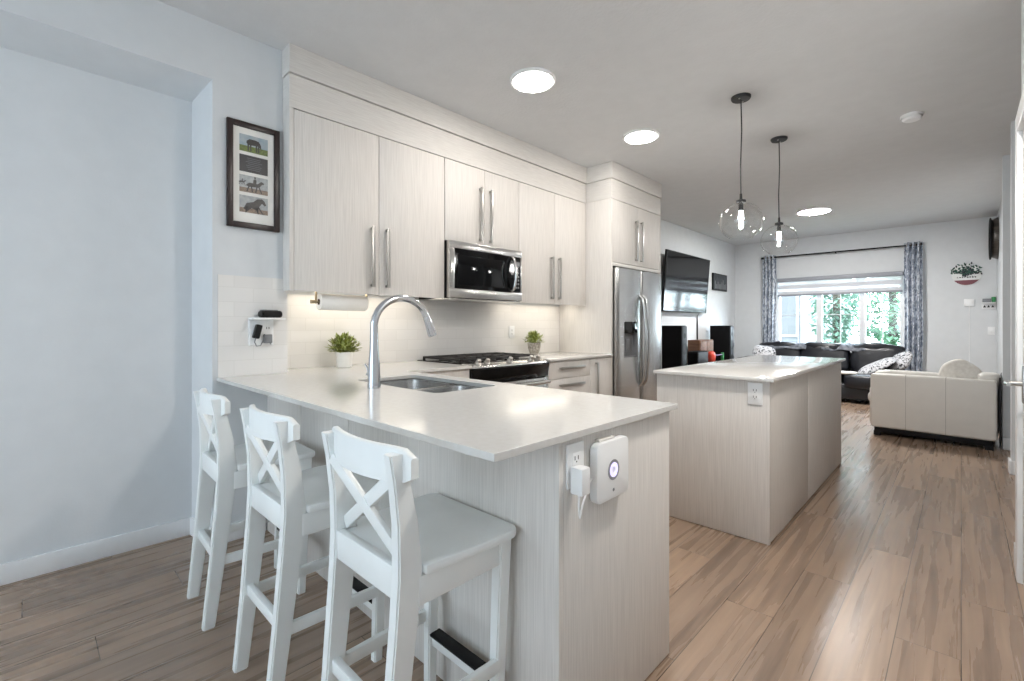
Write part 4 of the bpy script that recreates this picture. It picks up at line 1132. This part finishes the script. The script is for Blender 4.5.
def pillow(name, label, c, half, rot, mt, group=None, seed=0, cat='pillow', front=None):
    E = Matrix.Rotation(math.radians(rot[2]), 4, 'Z') @ Matrix.Rotation(math.radians(rot[0]), 4, 'X') @ Matrix.Rotation(math.radians(rot[1]), 4, 'Y')
    m = MB().cushion((0, 0, 0), half, e=.62, n=32, m=18, pinch=.65, wrinkle=.012, seed=seed)
    for f in m.bm.faces:
        if front and f.calc_center_median().z < -.1 * half[2]: f.material_index = 1
    m.bm.transform(E)
    o = m.fin(name, [mt] + ([front] if front else []), None, smooth=80, origin=(0, 0, 0))
    o.location = c
    tag(o, label, cat, group)
    return o
pillow('throw_pillow', 'long patterned pillow with black underside leaning toward the middle of the dark sofa', (-.95, 9.12, .555), (.27, .17, .065), (14, -30, 8), 'pillow_print', 'patterned pillows on the dark sofa', 2, front='black_fabric')
pillow('throw_pillow', 'black and white patterned pillow at the right end of the dark sofa', (-.66, 9.20, .655), (.16, .17, .07), (48, -30, -14), 'pillow_print', 'patterned pillows on the dark sofa', 5)
pillow('throw_pillow', 'white and black pillow at the left end of the dark sofa', (-2.56, 9.22, .685), (.19, .17, .07), (56, 14, 10), 'pillow_print', 'patterned pillows on the dark sofa', 8)
sb2 = MB().cushion((-1.30, 8.90, .462), (.15, .13, .020), e=.5, wrinkle=.012, seed=4).fin('folded_blanket', 'fabric_cream')
tag(sb2, 'pale folded blanket on the seat of the dark sofa', 'blanket')

# cream loveseat with its back to the kitchen
lsx, lsy, lsr = -.238, 6.405, math.radians(-3.3)
ls = thing('cream_loveseat', 'cream leather loveseat with its back toward the kitchen', 'sofa', (0, 0, 0))
CRM = 'leather_cream'
B(-.455, .455, .03, .80, .035, .11, bev=.01).fin('plinth', 'black_plastic', ls)
for x in (-.43, .43):
    for y in (.06, .76): B(x - .03, x + .03, y - .03, y + .03, 0, .05).fin('foot', 'black_plastic', ls)
B(-.486, .486, .0, .14, .092, .674, bev=.024, seg=3).fin('back_panel', CRM, ls)
for x in (-.185, .125): B(x - .002, x + .002, -.0012, .10, .10, .6745, bev=.0008).fin('seam', 'seam_grey', ls)
MB().cushion((-.53, .50, .365), (.055, .12, .06), e=.7).fin('arm_roll', CRM, ls)
MB().cushion((-.19, .20, .625), (.29, .09, .085), e=.45, wrinkle=.008).fin('back_cushion', CRM, ls)
MB().cushion((.22, .20, .60), (.20, .09, .08), e=.45, wrinkle=.008, seed=2).fin('back_cushion', CRM, ls)
MB().cushion((0, .46, .36), (.38, .34, .10), e=.35).fin('seat_cushion', CRM, ls)
for s in (-1, 1):
    B(s * .455 - .06, s * .455 + .035, .12, .84, .10, .52, bev=.03, seg=3).fin('arm', CRM, ls)
    MB().cushion((s * .40, .47, .545), (.09, .40, .085), e=.5, seed=s).fin('arm_pad', CRM, ls)
MB().cushion((.425, .16, .665), (.085, .11, .075), e=.6).fin('head_roll', CRM, ls)
B(.4965, .508, .02, .78, .04, .70, bev=.003).fin('side_panel', 'black_plastic', ls)
ls.location = (lsx, lsy, 0); ls.rotation_euler = (0, 0, lsr)
pillow('throw_pillow', 'plain cream pillow propped up on the cream loveseat', (-.015, 6.58, .69), (.158, .07, .158), (-6, 40, -4), 'fabric_cream', None, 6)

# ---------------------------------------------------------------- far and right walls
pq = thing('wall_plaque', 'round white wall plaque with green sprigs and a dark red base', 'sign', (.057, YF, 1.82))
pc = (.057, 1.99); R = .165
MB().lathe([(0, YF - .012), (R, YF - .012), (R, YF - .001), (0, YF - .001)], (pc[0], 0, pc[1]), axis='Y', n=48).fin('board', 'plaque_white', pq)
seg = [(pc[0] + R * .985 * math.cos(a), pc[1] + R * .985 * math.sin(a)) for a in [math.radians(212 + 116 * i / 16) for i in range(17)]]
MB().prism(seg, 'Y', YF - .0135, YF - .0119).fin('red_base', 'plaque_red', pq)
m = MB()
for i in range(150):
    a = random.uniform(math.radians(2), math.radians(178)); r = R * random.uniform(.05, 1.04)
    p = Vector((pc[0] + r * math.cos(a) * 1.02, YF - .0125 - random.uniform(0, .006), pc[1] + r * math.sin(a) * .85 + .01))
    an = random.uniform(0, 6.28); d = Vector((math.cos(an), -.15, math.sin(an)))
    s_ = Vector((-math.sin(an), 0, math.cos(an))); ln = random.uniform(.025, .055); w = .011
    q = [p, p + d * ln * .5 + s_ * w, p + d * ln, p + d * ln * .5 - s_ * w]
    f = m.bm.faces.new([m.bm.verts.new(v) for v in q]); f.material_index = 0 if random.random() < .6 else 1
m.fin('sprigs', ['plaque_green', 'plaque_dark'], pq)
m = MB()
for i in range(8):
    x = pc[0] - .105 + i * .028; hgt = random.uniform(.018, .03)
    m.box(x, x + .006, YF - .0135, YF - .0119, pc[1] - .052, pc[1] - .052 + hgt)
    m.box(x, x + .017, YF - .0135, YF - .0119, pc[1] - .052 + hgt * random.choice((.0, .5, .85)), pc[1] - .048 + hgt * random.choice((.0, .5, .85)))
m.fin('lettering', 'plaque_dark', pq)

sh = thing('wall_shelf', 'small white wall shelf with dark hooks on the far wall', 'shelf', (.29, YF, 1.48))
B(.225, .375, YF - .11, YF - .001, 1.535, 1.55, bev=.003).fin('shelf_board', 'white_plastic', sh)
B(.225, .375, YF - .016, YF - .001, 1.45, 1.535, bev=.003).fin('back_board', 'trim_white', sh)
for x in (.255, .298, .342):
    MB().prism([(x - .016, 1.475), (x + .016, 1.475), (x, 1.51)], 'Y', YF - .024, YF - .0155).fin('hook', 'black_plastic', sh)
tag(B(.232, .322, YF - .09, YF - .02, 1.5505, 1.605, bev=.004).fin('storage_box', 'grey_plastic'), 'small grey box on the little white wall shelf', 'box')
cu = MB().lathe([(0, 1.5505), (.020, 1.5505), (.022, 1.556), (.024, 1.628), (.020, 1.628), (.018, 1.558), (0, 1.557)], (.350, YF - .06, 0), n=20).fin('small_cup', 'toy_green')
tag(cu, 'small green cup on the little white wall shelf', 'cup')
tb = thing('wall_control', 'white square control box with a thin cord on the far wall', 'control box', (.08, YF, .2))
B(.030, .145, YF - .022, YF - .001, 1.50, 1.61, bev=.004).fin('housing', 'white_plastic', tb)
B(.085, .093, YF - .008, YF - .001, .105, 1.50).fin('cord_cover', 'white_plastic', tb)
sw = thing('light_switch', 'white light switch plate under the small wall shelf', 'switch', (.325, YF, 1.06))
B(.29, .365, YF - .008, YF - .001, 1.06, 1.18, bev=.002).fin('plate', 'white_plastic', sw)
B(.312, .343, YF - .012, YF - .0075, 1.09, 1.15, bev=.001).fin('rocker', 'white_plastic', sw)
wc = thing('wall_clock', 'round black wall clock seen edge-on on the right wall', 'clock', (.385, 9.72, 2.16))
MB().lathe([(.30, .384), (.30, .372), (.27, .318), (.255, .318), (.255, .33), (.0, .33)], (0, 9.72, 2.46), axis='X', n=48).fin('case', 'clock_bronze', wc)
MB().lathe([(.272, .318), (.30, .312), (.305, .298), (.29, .294), (.262, .31), (.272, .318)], (0, 9.72, 2.46), axis='X', n=48).fin('rim', 'black_plastic', wc)
MB().lathe([(.0, .3285), (.253, .3285), (.253, .3298)], (0, 9.72, 2.46), axis='X', n=40).fin('dial', 'plaque_white', wc)

# ---------------------------------------------------------------- outside the window
struct(B(-30, 20, 10.4, 50, -.62, -.6).fin('ground', 'lawn', origin=(0, 0, 0)))
hs = thing('neighbour_house', 'pale sided house outside the left of the window', 'building', (-7.0, 15, -.6))
B(-12, -3.05, 14.6, 22, -.6, 6.0).fin('wall', 'siding', hs)
for x in (-4.6, -3.75):
    f_ = MB(); f_.box(x - .02, x + .55, 14.56, 14.6, .9, 2.3); f_ = f_.fin('window', 'trim_white', hs)
    B(x + .03, x + .5, 14.545, 14.56, .95, 2.25).fin('pane', 'grey_plastic', f_)
MB().prism([(-12.3, 5.9), (-2.8, 5.9), (-7.5, 8.6)], 'Y', 14.3, 22.3).fin('roof', 'grey_plastic', hs)
for x in (-3.12,): B(x, x + .09, 14.5, 14.6, -.6, 5.9).fin('downpipe', 'trim_white', hs)
def tree(x, y, hgt, rad, n, label, mt, seed, big=1.0):
    t = thing('garden_tree', label, 'tree', (x, y, -.6), 'trees outside the window')
    rnd = random.Random(seed)
    MB().tube([(x, y, -.6), (x + .05, y, hgt * .35), (x, y, hgt * .8)], [.12, .09, .03], 10).fin('trunk', 'bark', t)
    m = MB()
    for i in range(n):
        a = rnd.uniform(0, 6.283); cz = rnd.uniform(-1, 1); r = rnd.uniform(.45, 1) ** .5
        q = Vector((math.cos(a) * math.sqrt(1 - cz * cz) * rad, math.sin(a) * math.sqrt(1 - cz * cz) * rad, cz * hgt * .5)) * r
        q *= .8 + .35 * mnoise.noise(q * 1.4 + Vector((seed, 0, 0)))
        p = Vector((x, y, hgt * .48)) + q
        m.leaf(p, (rnd.uniform(-1, 1), rnd.uniform(-1, 1), rnd.uniform(-.8, .6)), rnd.uniform(.10, .2) * big, rnd.uniform(.06, .11) * big)
    m.fin('foliage', mt, t)
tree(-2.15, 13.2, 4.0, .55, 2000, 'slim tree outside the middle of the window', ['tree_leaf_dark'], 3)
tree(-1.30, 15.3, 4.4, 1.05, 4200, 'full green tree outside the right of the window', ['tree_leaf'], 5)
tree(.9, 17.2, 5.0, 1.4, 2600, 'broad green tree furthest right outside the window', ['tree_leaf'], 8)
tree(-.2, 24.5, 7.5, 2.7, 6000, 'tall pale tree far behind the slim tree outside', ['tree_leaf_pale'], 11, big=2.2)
